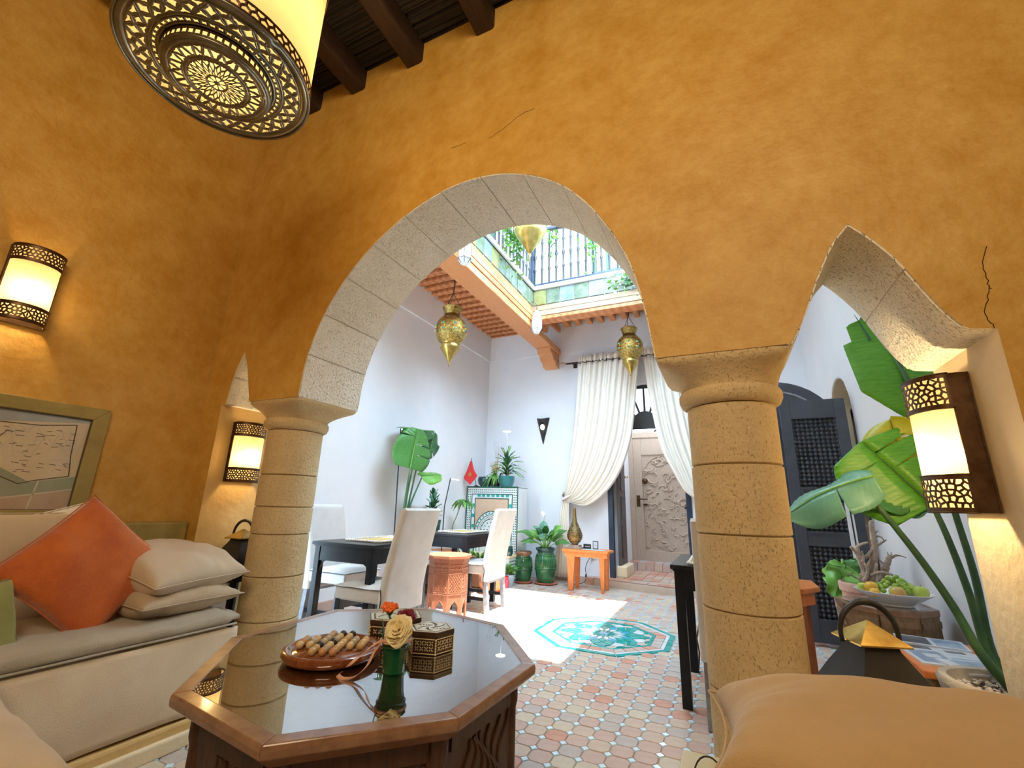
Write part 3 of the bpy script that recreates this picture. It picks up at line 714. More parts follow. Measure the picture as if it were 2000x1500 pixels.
pad = thing('seat_pad', 'long beige seat pad lying on the linen-covered bench mattress', 'seat pad', (-2.65, .3, .432))
def pad_s(u, v):
    a = 2 * PI * u; y = -1.4 + 2.76 * v; e = 1 if .01 < v < .985 else .55
    cx, cz = math.copysign(abs(math.cos(a)) ** .35, math.cos(a)), math.copysign(abs(math.sin(a)) ** .6, math.sin(a))
    wob = noise.noise(Vector((y * 5, cx * 2, cz * 2))) * .008 + noise.noise(Vector((y * 16, cx, cz))) * .004 * (1 if cx > .5 else .3)
    return (.01 + .39 * cx * (1 if e == 1 else .97) + wob, y, .040 + .038 * cz * e + wob * .8)
obj('cover', B().grid(pad_s, 36, 90, closeu=True), GREYB, pad, smooth=180)
obj('piping', B().tube([(.40 + noise.noise(Vector((y * 4, 1, 2))) * .005, y, .016) for y in [-1.4 + 2.74 * k / 60 for k in range(61)]], .005, 6), GREYB, pad, smooth=180)

# cushions on the left bench
cushion('back_cushion', 'long sand-coloured back cushion leaning on the wall below the map', .95, .50, .18, SAND, frame_m((-2.93, .86, .71), (0, 1, 0), (-.20, 0, 1)), seed=1, corner=.02, puff=.3)
cushion('throw_cushion', 'white cushion whose corner peeks out behind the orange cushion', .44, .44, .11, CWHITE, frame_m((-2.965, 1.10, .745), (-.05, .95, .25), (-.2, -.25, .95)), seed=2)
cushion('throw_cushion', 'bright orange velvet cushion standing on one corner on the bench', .45, .47, .135, ORANGEV, frame_m((-2.56, 1.12, .735), (-.22, .70, .66), (-.22, -.70, .66)), seed=3, wr=.012)
cushion('throw_cushion', 'beige cushion under the plump one at the end of the bench', .52, .48, .15, BEIGE, frame_m((-2.58, 1.46, .577), (1, .06, -.04), (-.06, 1, .0)), seed=5, wr=.016)
cushion('throw_cushion', 'plump light beige cushion lying on another one beside the left column', .54, .50, .19, SAND, frame_m((-2.60, 1.47, .708), (1, .16, -.20), (-.16, 1, .03)), seed=6, wr=.016)
cushion('throw_cushion', 'olive cushion at the left picture edge below the orange one', .30, .30, .10, OLIVEV, frame_m((-2.46, .755, .57), (-.2, 1, .1), (-.35, -.1, .95)), seed=8)
nb = thing('low_bench', 'low plastered bench at the near left corner, carrying a big cushion', 'bench', (-1.76, .1, 0))
obj('base', B().box(-.40, .48, -.9, .52, 0, .40), CREAM_P, nb, bevel=.02); obj('plinth', B().box(-.42, .49, -.9, .53, 0, .06), OLIVE, nb, bevel=.01)
cushion('floor_cushion', 'big pale beige seat cushion cut off by the lower left picture corner', 1.0, .72, .20, SAND, frame_m((-1.76, .34, .49), (1, -.15, 0), (.15, 1, 0)), seed=9, corner=.10)
rbn = thing('low_bench', 'low plastered bench under the long tan bolster at the right', 'bench', (.85, 1.1, 0))
obj('base', B().box(-.50, 1.3, -.5, .45, 0, .43), CREAM_P, rbn, bevel=.02); obj('plinth', B().box(-.56, 1.31, -.51, .51, 0, .05), OLIVE, rbn, bevel=.01)
cushion('bolster', 'large tan bolster cushion in the lower right foreground', 1.42, .36, .29, TAN, frame_m((.625, 1.185, .582), (1, -.015, -.012), (.04, 1, .12)), seed=10, wr=.012, corner=.06, puff=.34, n=34)
cbx = thing('storage_box', 'cream enamel box with a thin wire handle at the foot of the right column', 'box', (-.135, 1.70, 0))
obj('body', B().box(-.07, .06, -.20, .18, 0, .235), CREAMB, cbx, bevel=.012); obj('lid', B().box(-.074, .064, -.204, .184, .235, .262), CREAMB, cbx, bevel=.01)
obj('handle', B().tube([(.02 + .045 * math.cos(a), .0, .262 + .07 * math.sin(a)) for a in [PI * k / 12 for k in range(13)]], .0025, 6), IRON, cbx, smooth=180)

# framed town map set into the left wall
mp = thing('framed_map', 'framed pale town map hanging on the left wall above the bench', 'picture', (-3.15, .82, 1.205), 0)
y0, y1, z0, z1 = -.47, .465, -.295, .30
fr = B()
for poly, nm in (([(y0, z1), (y1, z1), (y1 - .07, z1 - .065), (y0 + .07, z1 - .065)], 'frame_top'), ([(y0, z0), (y0 + .07, z0 + .05), (y1 - .07, z0 + .05), (y1, z0)], 'frame_bottom'),
                 ([(y0, z0), (y0, z1), (y0 + .07, z1 - .065), (y0 + .07, z0 + .05)], 'frame_side'), ([(y1, z0), (y1 - .07, z0 + .05), (y1 - .07, z1 - .065), (y1, z1)], 'frame_side')):
    obj(nm, B().prism(poly, 0.001, .028, 'x'), OLIVE, mp, bevel=.004)
obj('inner_edge', B().box(.001, .020, y0 + .066, y0 + .073, z0 + .046, z1 - .06).box(.001, .020, y1 - .073, y1 - .066, z0 + .046, z1 - .06).box(.001, .020, y0 + .066, y1 - .066, z0 + .046, z0 + .053).box(.001, .020, y0 + .066, y1 - .066, z1 - .069, z1 - .062), INK, mp)
pb = B(); my0, my1, mz0, mz1 = y0 + .07, y1 - .07, z0 + .05, z1 - .065
def mpoly(pts, m, h):
    pb.prism([(my0 + (my1 - my0) * p[0], mz0 + (mz1 - mz0) * p[1]) for p in pts], .004, .004 + h, 'x', m)
mpoly([(0, 0), (1, 0), (1, 1), (0, 1)], 0, .002)
mpoly([(0, .80), (.0, 1), (1, 1), (1, .96), (.62, .88), (.55, .87), (.50, .96), (.42, .93), (.3, .85)], 1, .0026)
mpoly([(0, .28), (.30, .40), (.56, .48), (.78, .28), (1, .36), (1, .17), (.62, .10), (.45, .24), (.2, .12), (0, .1)], 2, .0026)
mpoly([(0, 0), (.36, 0), (.5, .16), (.42, .26), (.2, .12), (0, .1)], 3, .0028); mpoly([(.62, .12), (1, .2), (1, 0), (.58, 0)], 3, .0028)
rm = random.Random(5)
def stroke(p, q, w, m, h=.0034):
    a = Vector((my0 + (my1 - my0) * p[0], mz0 + (mz1 - mz0) * p[1])); c = Vector((my0 + (my1 - my0) * q[0], mz0 + (mz1 - mz0) * q[1])); d = (c - a)
    if d.length < 1e-5: return
    nn = Vector((-d.y, d.x)).normalized() * w / 2
    pb.prism([tuple(a + nn), tuple(a - nn), tuple(c - nn), tuple(c + nn)], .004, .004 + h, 'x', m)
for k in range(70):
    p = (rm.uniform(.02, .95), rm.uniform(.4, .85)); a = rm.choice([.2, .35, 1.2, 1.9, 2.7]) + rm.uniform(-.2, .2); L = rm.uniform(.06, .22)
    q = (min(.97, max(.02, p[0] + L * math.cos(a))), min(.86, max(.34, p[1] + L * 1.4 * math.sin(a)))); stroke(p, q, .0032, 4)
for k in range(130):
    p = (rm.uniform(.02, .93), rm.uniform(.36, .84)); stroke(p, (p[0] + rm.uniform(.012, .04), p[1] + rm.uniform(-.01, .01)), .0022, 5, .0038)
wall_line = [(.0, .86), (.28, .83), (.40, .92), (.47, .97), (.52, .86), (.75, .87), (.93, .92), (.94, .60), (.96, .36), (.80, .30), (.73, .26), (.6, .36), (.48, .46), (.36, .40), (.2, .38), (0, .30)]
for a, c in zip(wall_line, wall_line[1:]): stroke(a, c, .004, 5, .004)
for a, c in (((.0, .06), (.5, .2)), ((.5, .2), (.62, .1)), ((.62, .1), (1, .22)), ((.62, .1), (.6, .34)), ((.45, .22), (.55, .0)), ((.55, .9), (.45, .35)), ((.8, .0), (.82, .3))): stroke(a, c, .007, 4)
obj('map_print', pb, [PAPER, MAPB, MAPG, MAPP, MAPW, INK], mp)
obj('pane', B().box(.010, .012, my0, my1, mz0, mz1), GLASS2, mp)

# wall lamps: half-round pierced bronze sconces with lit alabaster shades
def sconce(label, loc, rotz, w, h, dep, fl, bh, nu, nv, estr_light, seed):
    """local: wall plane y=0, lamp bulges to +y, x across; base of lamp at z=0"""
    t = thing('wall_sconce', label, 'wall lamp', loc, rotz)
    def sect(s, off=0.):
        # s in 0..1 along the curved front, from (-w/2, fl) round to (w/2, fl)
        a = PI * (1 - s); return ((w / 2 - off) * math.cos(a), fl + (dep - fl - off) * math.sin(a))
    L = PI * (w / 2 + dep - fl) / 2
    ns = 36
    obj('back_plate', B().box(-w / 2 - .002, w / 2 + .002, .001, .007, 0, h), BRONZE, t)
    for sgn in (-1, 1):
        obj('side_flange', B().box(min(sgn * w / 2, sgn * (w / 2 - .004)), max(sgn * w / 2, sgn * (w / 2 - .004)), .005, fl + .004, 0, h), BRONZE, t)
    obj('shade', B().grid(lambda u, v: (*sect(u, .006), .004 + (h - .008) * v), ns, 8), ALAB, t, smooth=180)
    for nm, za, zb, sd_ in (('lower_band', 0, bh, seed), ('upper_band', h - bh, h, seed + 1)):
        e = .012
        b = B()
        pierced(b, jitter_sites(.012, L - .012, za + e, zb - e, nu, nv, sd_), (.012, L - .012, za + e, zb - e), 0, .0042, lambda u, v: (*sect(u / L), v))
        b.grid(lambda u, v: (*sect(u), za + e * v), ns, 1); b.grid(lambda u, v: (*sect(u), zb - e * (1 - v)), ns, 1)
        b.grid(lambda u, v: (*sect(u * .012 / L), za + (zb - za) * v), 2, 1); b.grid(lambda u, v: (*sect(1 - u * .012 / L), za + (zb - za) * v), 2, 1)
        o = obj(nm, b, BRONZE, t, solid=.0016)
    for z in (0, bh, h - bh, h):
        obj('rim', B().tube([(*sect(k / ns), z) for k in range(ns + 1)], .0032, 6), BRONZE, t, smooth=180)
    obj('bulb', B().sphere((0, fl + (dep - fl) * .25, h * .5), .022, 12, 8), BULB, t, smooth=180)
    point('sconce_light', (0, fl + (dep - fl) * .45, h * .42), estr_light, radius=.03, parent=t)
    return t
sconce('pierced bronze wall lamp on the left salon wall above the map', (-3.148, .815, 1.855), -PI / 2, .20, .395, .115, .02, .085, 16, 4, 10, 11)
sconce('pierced bronze wall lamp on the narrow pier left of the left column', (-2.968, 2.0, 1.148), -PI / 2, .215, .392, .11, .02, .09, 18, 5, 10, 21)
sconce('largest pierced bronze wall lamp, on the right jamb beside the banana leaves', (.808, 2.14, 1.065), PI / 2, .245, .478, .145, .055, .125, 16, 5, 22, 31)

# pendant drum lamp with pierced pewter underside
pd = thing('pendant_lamp', 'large drum pendant with a pierced pewter base hanging over the bench', 'ceiling lamp', (-1.50, .665, 2.50))
Rp = .292; Hp = .62
obj('shade', B().lathe([(Rp - .006, .01), (Rp - .006, Hp - .01)], 64), SHADE, pd, smooth=180)
def polar(z): return lambda u, v: (v * math.cos(u / .2), v * math.sin(u / .2), z)
def ring_sites(r0, r1, nsec, nr, seed):
    out = []; r = random.Random(seed); pu = 2 * PI * .2 / nsec
    for s in range(nsec):
        rr_ = random.Random(seed)
        for k in range(nr):
            v = r0 + (r1 - r0) * (k + .5) / nr + rr_.uniform(-.22, .22) * (r1 - r0) / nr
            off = rr_.uniform(.14, .36) * pu
            for u in (off + (k % 2) * .25 * pu, pu - off + (k % 2) * .25 * pu): out.append((s * pu + u, v))
    return out
PU = 2 * PI * .2
ob = B()
def annulus(b, r0, r1, z, z2=None): b.lathe([(r0, z), (r1, z if z2 is None else z2)], 72)
annulus(ob, .262, Rp, 0); pierced(ob, ring_sites(.205, .262, 14, 3, 3), (0, PU, .205, .262), PU, .0085, polar(0), .74)
annulus(ob, .195, .205, 0); pierced(ob, ring_sites(.178, .195, 26, 1, 4), (0, PU, .178, .195), PU, .006, polar(0), .7); annulus(ob, .168, .178, 0)
obj('base_ring', ob, PEWTER, pd, smooth=30, solid=.0016)
wb = B(); zc = -.038
pierced(wb, ring_sites(0, .03, 26, 1, 9), (0, PU, zc + .006, -.006), PU, .004, lambda u, v: (.166 * math.cos(u / .2), .166 * math.sin(u / .2), v), .75) if False else None
sit = [(PU * (k + .5) / 52, zc / 2) for k in range(52)]
pierced(wb, sit, (0, PU, zc + .007, -.007), PU, .0045, lambda u, v: (.167 * math.cos(u / .2), .167 * math.sin(u / .2), v), .8)
wb.lathe([(.167, -.007), (.168, .0)], 72).lathe([(.158, zc - .004), (.164, zc), (.167, zc + .007)], 72)
obj('stepped_collar', wb, PEWTER, pd, smooth=40, solid=.0015)
cb_ = B(); annulus(cb_, .140, .158, zc - .004); pierced(cb_, ring_sites(.098, .140, 10, 2, 6), (0, PU, .098, .140), PU, .0085, polar(zc - .004), .76)
annulus(cb_, .088, .098, zc - .004); pierced(cb_, ring_sites(.030, .088, 10, 4, 8), (0, PU, .030, .088), PU, .0058, polar(zc - .004), .72); 
sit = [(PU * (k + .5) / 8, .018) for k in range(8)]
pierced(cb_, sit, (0, PU, .006, .030), PU, .004, polar(zc - .004), .8); annulus(cb_, .0005, .006, zc - .004)
obj('base_disc', cb_, PEWTER, pd, smooth=30, solid=.0015)
obj('diffuser', B().lathe([(.0005, .022), (Rp - .012, .022)], 48), SHADE, pd)
for z0_, z1_, nm in ((.004, .058, 'lower_band'), (Hp - .055, Hp, 'upper_band')):
    b = B(); PB = 2 * PI * Rp
    st_ = [(PB * (k + .5 + (.0 if j == 0 else .5)) / 64, z0_ + .008 + (z1_ - z0_ - .016) * (.27 + .46 * j)) for k in range(64) for j in range(2)]
    pierced(b, st_, (0, PB, z0_ + .006, z1_ - .006), PB, .0048, lambda u, v: (Rp * math.cos(u / Rp), Rp * math.sin(u / Rp), v), .8)
    b.lathe([(Rp, z0_ - .004), (Rp, z0_ + .006)], 72).lathe([(Rp, z1_ - .006), (Rp, z1_)], 72)
    obj(nm, b, BRONZE, pd, smooth=180, solid=.0016)
obj('rim', B().tube([(Rp * math.cos(2 * PI * k / 72), Rp * math.sin(2 * PI * k / 72), 0) for k in range(73)], .005, 6), PEWTER, pd, smooth=180)
obj('rod', B().tube([(0, 0, Hp), (0, 0, 1.53)], .009, 8), IRON, pd, smooth=180)
for a in (0, 2.09, 4.19): obj('spoke', B().tube([(0, 0, Hp + .12), (Rp * math.cos(a), Rp * math.sin(a), Hp - .01)], .004, 6), IRON, pd)
obj('ceiling_rose', B().lathe([(.001, 1.50), (.05, 1.50), (.07, 1.55), (.001, 1.55)], 24), IRON, pd, smooth=40)
point('pendant_light', (0, 0, .30), 38, radius=.07, parent=pd)

# ------------------------------------------------------------------ octagonal coffee table and the things on it
ZT = .58
ov = [(-1.275, .785), (-.868, .728), (-.590, 1.016), (-.572, 1.435), (-.860, 1.805), (-1.290, 1.892), (-1.622, 1.640), (-1.598, 1.150)]
tc_ = Vector((sum(p[0] for p in ov) / 8, sum(p[1] for p in ov) / 8))
ct = thing('coffee_table', 'octagonal walnut coffee table with a glass top in the foreground', 'table', (tc_.x, tc_.y, 0))
lv = [Vector(p) - tc_ for p in ov]
def inset(poly, d):
    n = len(poly); out_ = []
    for i in range(n):
        p0, p1, p2 = poly[i - 1], poly[i], poly[(i + 1) % n]; a = (p1 - p0).normalized(); c = (p2 - p1).normalized()
        na, nc = Vector((-a.y, a.x)), Vector((-c.y, c.x)); bi = (na + nc).normalized(); out_.append(p1 + bi * (d / max(.2, bi.dot(na))))
    return out_
i1, i2, bt = inset(lv, .042), inset(lv, .075), inset(lv, .035)
for k in range(8):
    k2 = (k + 1) % 8; e0, e1 = lv[k], lv[k2]; f0, f1 = i1[k], i1[k2]; g0, g1 = bt[k], bt[k2]
    b = B(); V = [(*e0, ZT - .012), (*e1, ZT - .012), (*(e0 * .994), ZT), (*(e1 * .994), ZT), (*f0, ZT + .0005), (*f1, ZT + .0005), (*f0, ZT - .05), (*f1, ZT - .05), (*g0, ZT - .055), (*g1, ZT - .055), (*(e0 * .998), ZT - .026), (*(e1 * .998), ZT - .026)]
    b.add(V, [(0, 1, 3, 2), (2, 3, 5, 4), (4, 5, 7, 6), (6, 7, 9, 8), (8, 9, 11, 10), (10, 11, 1, 0), (0, 2, 4, 6, 8, 10), (1, 3, 5, 7, 9, 11)])
    obj('rim', b, RIMW, ct, bevel=.003)
obj('carved_top', B().prism([tuple(p) for p in i1], ZT - .05, ZT - .010), CARVW, ct)
# strapwork carved under the glass
cv = B(); r6 = random.Random(3)
def on_top(pts, r=.006): cv.tube([(p[0], p[1], ZT - .0105) for p in pts], r, 5)
for a in range(8):
    for rr1 in (.16, .27, .36):
        on_top([((rr1 + .03 * math.sin(6 * s)) * math.cos(a * PI / 4 + s * .6), (rr1 + .03 * math.sin(6 * s)) * math.sin(a * PI / 4 + s * .6)) for s in [k / 8 * 1.3 for k in range(9)]])
    on_top([(.08 * math.cos(a * PI / 4), .08 * math.sin(a * PI / 4)), (.2 * math.cos(a * PI / 4 + .2), .2 * math.sin(a * PI / 4 + .2)), (.42 * math.cos(a * PI / 4), .42 * math.sin(a * PI / 4))])
for rr1 in (.43, .40): on_top([tuple(p * (rr1 / .52)) for p in i1 + [i1[0]]], .004)
obj('carving', cv, CARVW, ct, smooth=180)
obj('glass_top', B().prism([tuple(p) for p in i1], ZT - .0045, ZT - .0005), GLASS, ct)
for k in range(8):
    k2 = (k + 1) % 8; a, c = i2[k], i2[k2]; d = (c - a).normalized(); nrm = Vector((d.y, -d.x)); L = (c - a).length
    M = Matrix(((d.x, d.y, 0), (0, 0, 1), (nrm.x, nrm.y, 0))).transposed()
    pan = obj('panel', B().obox(((a + c) / 2).to_3d() + Vector((0, 0, .265)), (L / 2, .262, .012), M), TABLEW, ct)
    cb2 = B()
    for zz, hh in ((.50, .022), (.30, .012), (.06, .05)): cb2.obox(((a + c) / 2 + nrm * .014).to_3d() + Vector((0, 0, zz)), (L / 2 - .03, hh, .006), M)
    for q in range(7):   # interlaced carved scrolls in the lower field
        x0 = -L / 2 + .06 + q * (L - .12) / 7
        pts = [((a + c) / 2 + d * (x0 + .03 * math.sin(s * 5 + q)) + nrm * .013).to_3d() + Vector((0, 0, .10 + s * .19)) for s in [k3 / 8 for k3 in range(9)]]
        cb2.tube(pts, .007, 5)
        pts = [((a + c) / 2 + d * (x0 + (L - .12) / 7 - .03 * math.sin(s * 5 + q)) + nrm * .013).to_3d() + Vector((0, 0, .32 + s * .15)) for s in [k3 / 8 for k3 in range(9)]]
        cb2.tube(pts, .005, 5)
    obj('carving', cb2, TABLEW, pan, smooth=40)
    obj('corner_post', B().lathe([(.001, 0), (.026, 0), (.026, .06), (.021, .08), (.021, .46), (.026, .48), (.026, .524), (.001, .524)], 10, c=(*a, 0)), TABLEW, ct, smooth=50)

# solitaire board with wooden marbles
bc = Vector((-1.148, 1.175)); bz = ZT
bd = thing('solitaire_board', 'round polished mahogany solitaire board lying on the glass table top', 'game board', (bc.x, bc.y, bz), .12)
obj('plate', B().lathe([(.001, 0), (.120, 0), (.140, .008), (.1465, .018), (.145, .029), (.137, .0335), (.129, .033), (.123, .026), (.117, .026), (.113, .0295), (.001, .0295)], 72), BOARD, bd, smooth=50)
sp = .0305; k = 0
for gy in range(-3, 4):
    for gx in range(-3, 4):
        if abs(gx) > 1 and abs(gy) > 1: continue
        a = .12 + .35; x, y = gx * sp, gy * sp; X, Y = x * math.cos(a) - y * math.sin(a), x * math.sin(a) + y * math.cos(a)
        ci = R_.choice([0, 0, 1, 2, 3, 3, 4]); where = ('near the table edge', 'in the middle', 'near the boxes')[0 if gy < -1 else 1 if gy < 2 else 2]
        rowname = ('nearest', 'second', 'third', 'middle', 'fifth', 'sixth', 'farthest')[gy + 3]; colname = ('first', 'second', 'third', 'fourth', 'fifth', 'sixth', 'seventh')[gx + 3 if abs(gy) < 2 else gx + 1]
        mb = obj('marble', B().sphere((0, 0, 0), .0118, 16, 10), MARB[ci], None, smooth=180); mb.location = (bc.x + X, bc.y + Y, bz + .0295 + .0108)
        tag(mb, ('%s marble in the %s row of the solitaire board, %s from the left' % (('pale maple', 'reddish cherry', 'black ebony', 'greyish ash', 'brown oak')[ci], rowname, colname)), 'marble', 'wooden marbles on the solitaire board'); k += 1

# vase, ribbon and three flowers
vz = Vector((-.903, 1.168, ZT))
vs = thing('vase', 'dark green glass tumbler vase holding three flowers on the table', 'vase', vz)
obj('body', B().lathe([(.001, .0), (.028, .0), (.030, .003), (.033, .045), (.038, .066), (.040, .070), (.038, .074), (.041, .095), (.043, .098), (.040, .098), (.038, .094), (.035, .07), (.028, .008), (.001, .008)], 12), VASE, vs, smooth=25)
obj('water', B().lathe([(.001, .06), (.033, .06)], 12), VASE, vs)
obj('ring', B().tube([(.0395 * math.cos(2 * PI * k / 24), .0395 * math.sin(2 * PI * k / 24), .070) for k in range(25)], .0025, 6), VASE, vs, smooth=180)
def petal_flower(name, label, base, head, r, m, layers, n0, openness, stem_r=.0022, squash=1., facing=None):
    t = thing(name, label, 'flower', head)
    hv = Vector(head); bv = Vector(base) - hv
    obj('stem', B().tube(crom([tuple(bv), tuple(bv * .5 + Vector((.004, .002, .004))), (0, 0, -r * .35)], 5), stem_r, 6), STEM, t, smooth=180)
    Q = (Vector(facing) if facing else Vector((0, -.4, 1))).normalized().to_track_quat('Z', 'Y').to_matrix()
    obj('calyx', B().lathe([(.001, -r * .55), (r * .3, -r * .3), (r * .38, -r * .05)], 8).xf(Q.to_4x4()), LEAFD, t, smooth=180)
    rr2 = random.Random(sum(map(ord, label)))
    for la in range(layers):
        f = la / max(1, layers - 1); n = max(3, n0 - la); e0 = (1 - openness) * .9 + f * (1.35 - (1 - openness) * .9) * .85
        for k in range(n):
            a = 2 * PI * (k + .5 * (la % 2) + rr2.uniform(-.15, .15)) / n; Lp = r * (1.05 - .42 * f) * rr2.uniform(.92, 1.1); tw = rr2.uniform(-.25, .25); ph = rr2.uniform(0, 6)
            def pf(u, v, a=a, e0=e0, Lp=Lp, f=f, tw=tw, ph=ph):
                w = (u - .5) * Lp * 1.25 * (math.sin(min(1, .12 + v * .80) * PI) ** .6); rad = .05 * r; zz = -.28 * r + .10 * r * f; N = 6; x_ = 0
                m_ = max(1, int(v * N)); 
                for q in range(m_):   # the petal rises steeply, then bends outward
                    s = (q + .5) / N; el = e0 + .75 * (1 - s) ** 2 - (.9 - .5 * f) * s ** 2 * openness; st = Lp * v / m_ * 1.0
                    rad += math.cos(el) * st; zz += math.sin(el) * st
                ruf = .09 * r * v ** 2 * math.sin(u * 11 + ph) + .10 * r * v ** 3 * math.sin(u * 5 + ph * 2)
                zz += ruf + (u - .5) ** 2 * Lp * (.9 - .5 * openness); rad -= (u - .5) ** 2 * Lp * .5
                aa = a + tw * v; x, y = rad * math.cos(aa) - w * math.sin(aa), rad * math.sin(aa) + w * math.cos(aa)
                return tuple(Q @ Vector((x, y, zz * squash)))
            obj('petal', B().grid(pf, 8, 6), m, t, smooth=180, solid=.0006)
    return t
petal_flower('rose', 'half-open orange rose standing highest in the green vase', vz + Vector((-.012, .004, .01)), (-.937, 1.170, ZT + .156), .030, ROSEO, 4, 6, .45, facing=(.1, -.25, 1))
petal_flower('rose', 'dark red rose behind the cream flower in the green vase', vz + Vector((.006, .012, .01)), (-.893, 1.192, ZT + .136), .034, ROSER, 4, 7, .7, facing=(.2, -.3, 1))
petal_flower('lisianthus', 'open cream flower leaning over the rim of the green vase', vz + Vector((.004, -.004, .01)), (-.880, 1.143, ZT + .118), .044, ROSEC, 5, 8, .95, facing=(.30, -.85, .55))
lf = thing('cut_stem', 'short bare rose stem with two leaves beside the orange rose', 'stem', (-.945, 1.165, ZT + .1))
obj('stem', B().tube([(.03, 0, -.085), (.0, 0, -.01), (-.012, 0, .03)], .0018, 6), STEM, lf, smooth=180)
for s in (-1, 1): obj('leaf', B().grid(lambda u, v: ((-.008 + s * .018 * v), (u - .5) * .012 * math.sin(PI * v), .01 - .02 * v), 3, 5), LEAFD, lf, smooth=180, solid=.0005)
# ribbon tied at the vase, its tail falling to the glass
rp = crom([(-.882, 1.128, ZT + .092), (-.918, 1.123, ZT + .088), (-.955, 1.118, ZT + .066), (-.985, 1.112, ZT + .038), (-.996, 1.106, ZT + .029), (-1.002, 1.10, ZT + .0285)], 6)
rib = thing('ribbon', 'peach satin ribbon tied to the vase, its tails trailing to the board', 'ribbon', (-.93, 1.12, ZT))
def strip(pts, wf, updir):
    b = B(); pts = [Vector(p) - Vector((-.93, 1.12, ZT)) for p in pts]; v = []; n = len(pts)
    for i, p in enumerate(pts):
        v += [p - Vector(updir) * wf(i / (n - 1)) / 2, p + Vector(updir) * wf(i / (n - 1)) / 2]
    return b.add(v, [(2 * i, 2 * i + 2, 2 * i + 3, 2 * i + 1) for i in range(n - 1)])
obj('tail', strip(rp, lambda s: .008 + .030 * s, (.15, .75, .5)), RIBB, rib, smooth=180, solid=.0006)
rp2 = crom([(-.915, 1.118, ZT + .085), (-.930, 1.108, ZT + .06), (-.938, 1.095, ZT + .03), (-.955, 1.07, ZT + .008), (-.98, 1.055, ZT + .0032), (-1.01, 1.065, ZT + .003), (-1.02, 1.085, ZT + .0032)], 6)
obj('tail', strip(rp2, lambda s: .016, (.75, .1, .6)), RIBB, rib, smooth=180, solid=.0006)
obj('knot', B().tube([(.028 + .0415 * math.cos(a), .046 + .0415 * math.sin(a), .084) for a in [2 * PI * k / 24 for k in range(25)]], .004, 6), RIBB, rib, smooth=180)

def hexbox(label, c, r, h, rot):
    t = thing('inlaid_box', label, 'box', (c[0], c[1], ZT), rot)
    hx = [Vector((r * math.cos(k * PI / 3), r * math.sin(k * PI / 3))) for k in range(6)]
    obj('body', B().prism([tuple(p) for p in hx], 0, h - .016), INLAY, t, bevel=.001)
    ld = obj('lid', B().prism([tuple(p * 1.02) for p in hx], h - .015, h), INLAY, t, bevel=.0015)
    obj('lid_field', B().prism([tuple(p * .80) for p in hx], h - .001, h + .0012), PEARL, ld)
    obj('lid_border', B().prism([tuple(p * .97) for p in hx], h - .001, h + .0006), BONE, ld); obj('lid_line', B().prism([tuple(p * .88) for p in hx], h - .001, h + .0009), INLAY, ld)
    fl = B()
    for k in range(6):
        for s in range(5): 
            a = k * PI / 3 + s * .2; q = Vector((math.cos(a), math.sin(a))) * r * (.2 + .1 * s)
            fl.obox((q.x, q.y, h + .0015), (.006, .0016, .0006), Matrix.Rotation(a * 2, 3, 'Z'))
    obj('lid_inlay', fl, INLAY, ld)
    for k in range(6):
        a, b_ = hx[k], hx[(k + 1) % 6]; d = (b_ - a).normalized(); nr = Vector((d.y, -d.x)); L = (b_ - a).length
        M = Matrix(((d.x, d.y, 0), (0, 0, 1), (nr.x, nr.y, 0))).transposed(); mid = (a + b_) / 2
        ib = B()
        for i in range(4):
            for j in range(2):
                c0 = mid + d * ((i - 1.5) * L * .205); z = .010 + (h - .034) * (.25 + .5 * j)
                for q in range(4):
                    an = q * PI / 2 + PI / 4; e = .0034
                    ib.obox((c0 + d * e * math.cos(an) * 1.5).to_3d() + Vector((nr.x * .0006, nr.y * .0006, z + e * math.sin(an) * 1.5)), (.0030, .0012, .0006), M @ Matrix.Rotation(an, 3, 'Z'))
        for z in (.004, h - .020): ib.obox(mid.to_3d() + Vector((nr.x * .0006, nr.y * .0006, z)), (L * .46, .0012, .0006), M)
        obj('side_inlay', ib, BONE, t)
        eb = B()
        for s in range(6): eb.obox(a.to_3d() + Vector((0, 0, .004 + s * (h - .022) / 5.5)), (.0022, .0022, .0028), Matrix.Rotation(k * PI / 3, 3, 'Z'))
        obj('edge_inlay', eb, BONE, t)
    return t
hexbox('smaller hexagonal inlaid wooden box right of the green vase', (-.935, 1.395), .078, .066, .28)
hexbox('hexagonal inlaid wooden box behind the green vase and orange rose', (-1.105, 1.415), .098, .078, .22)
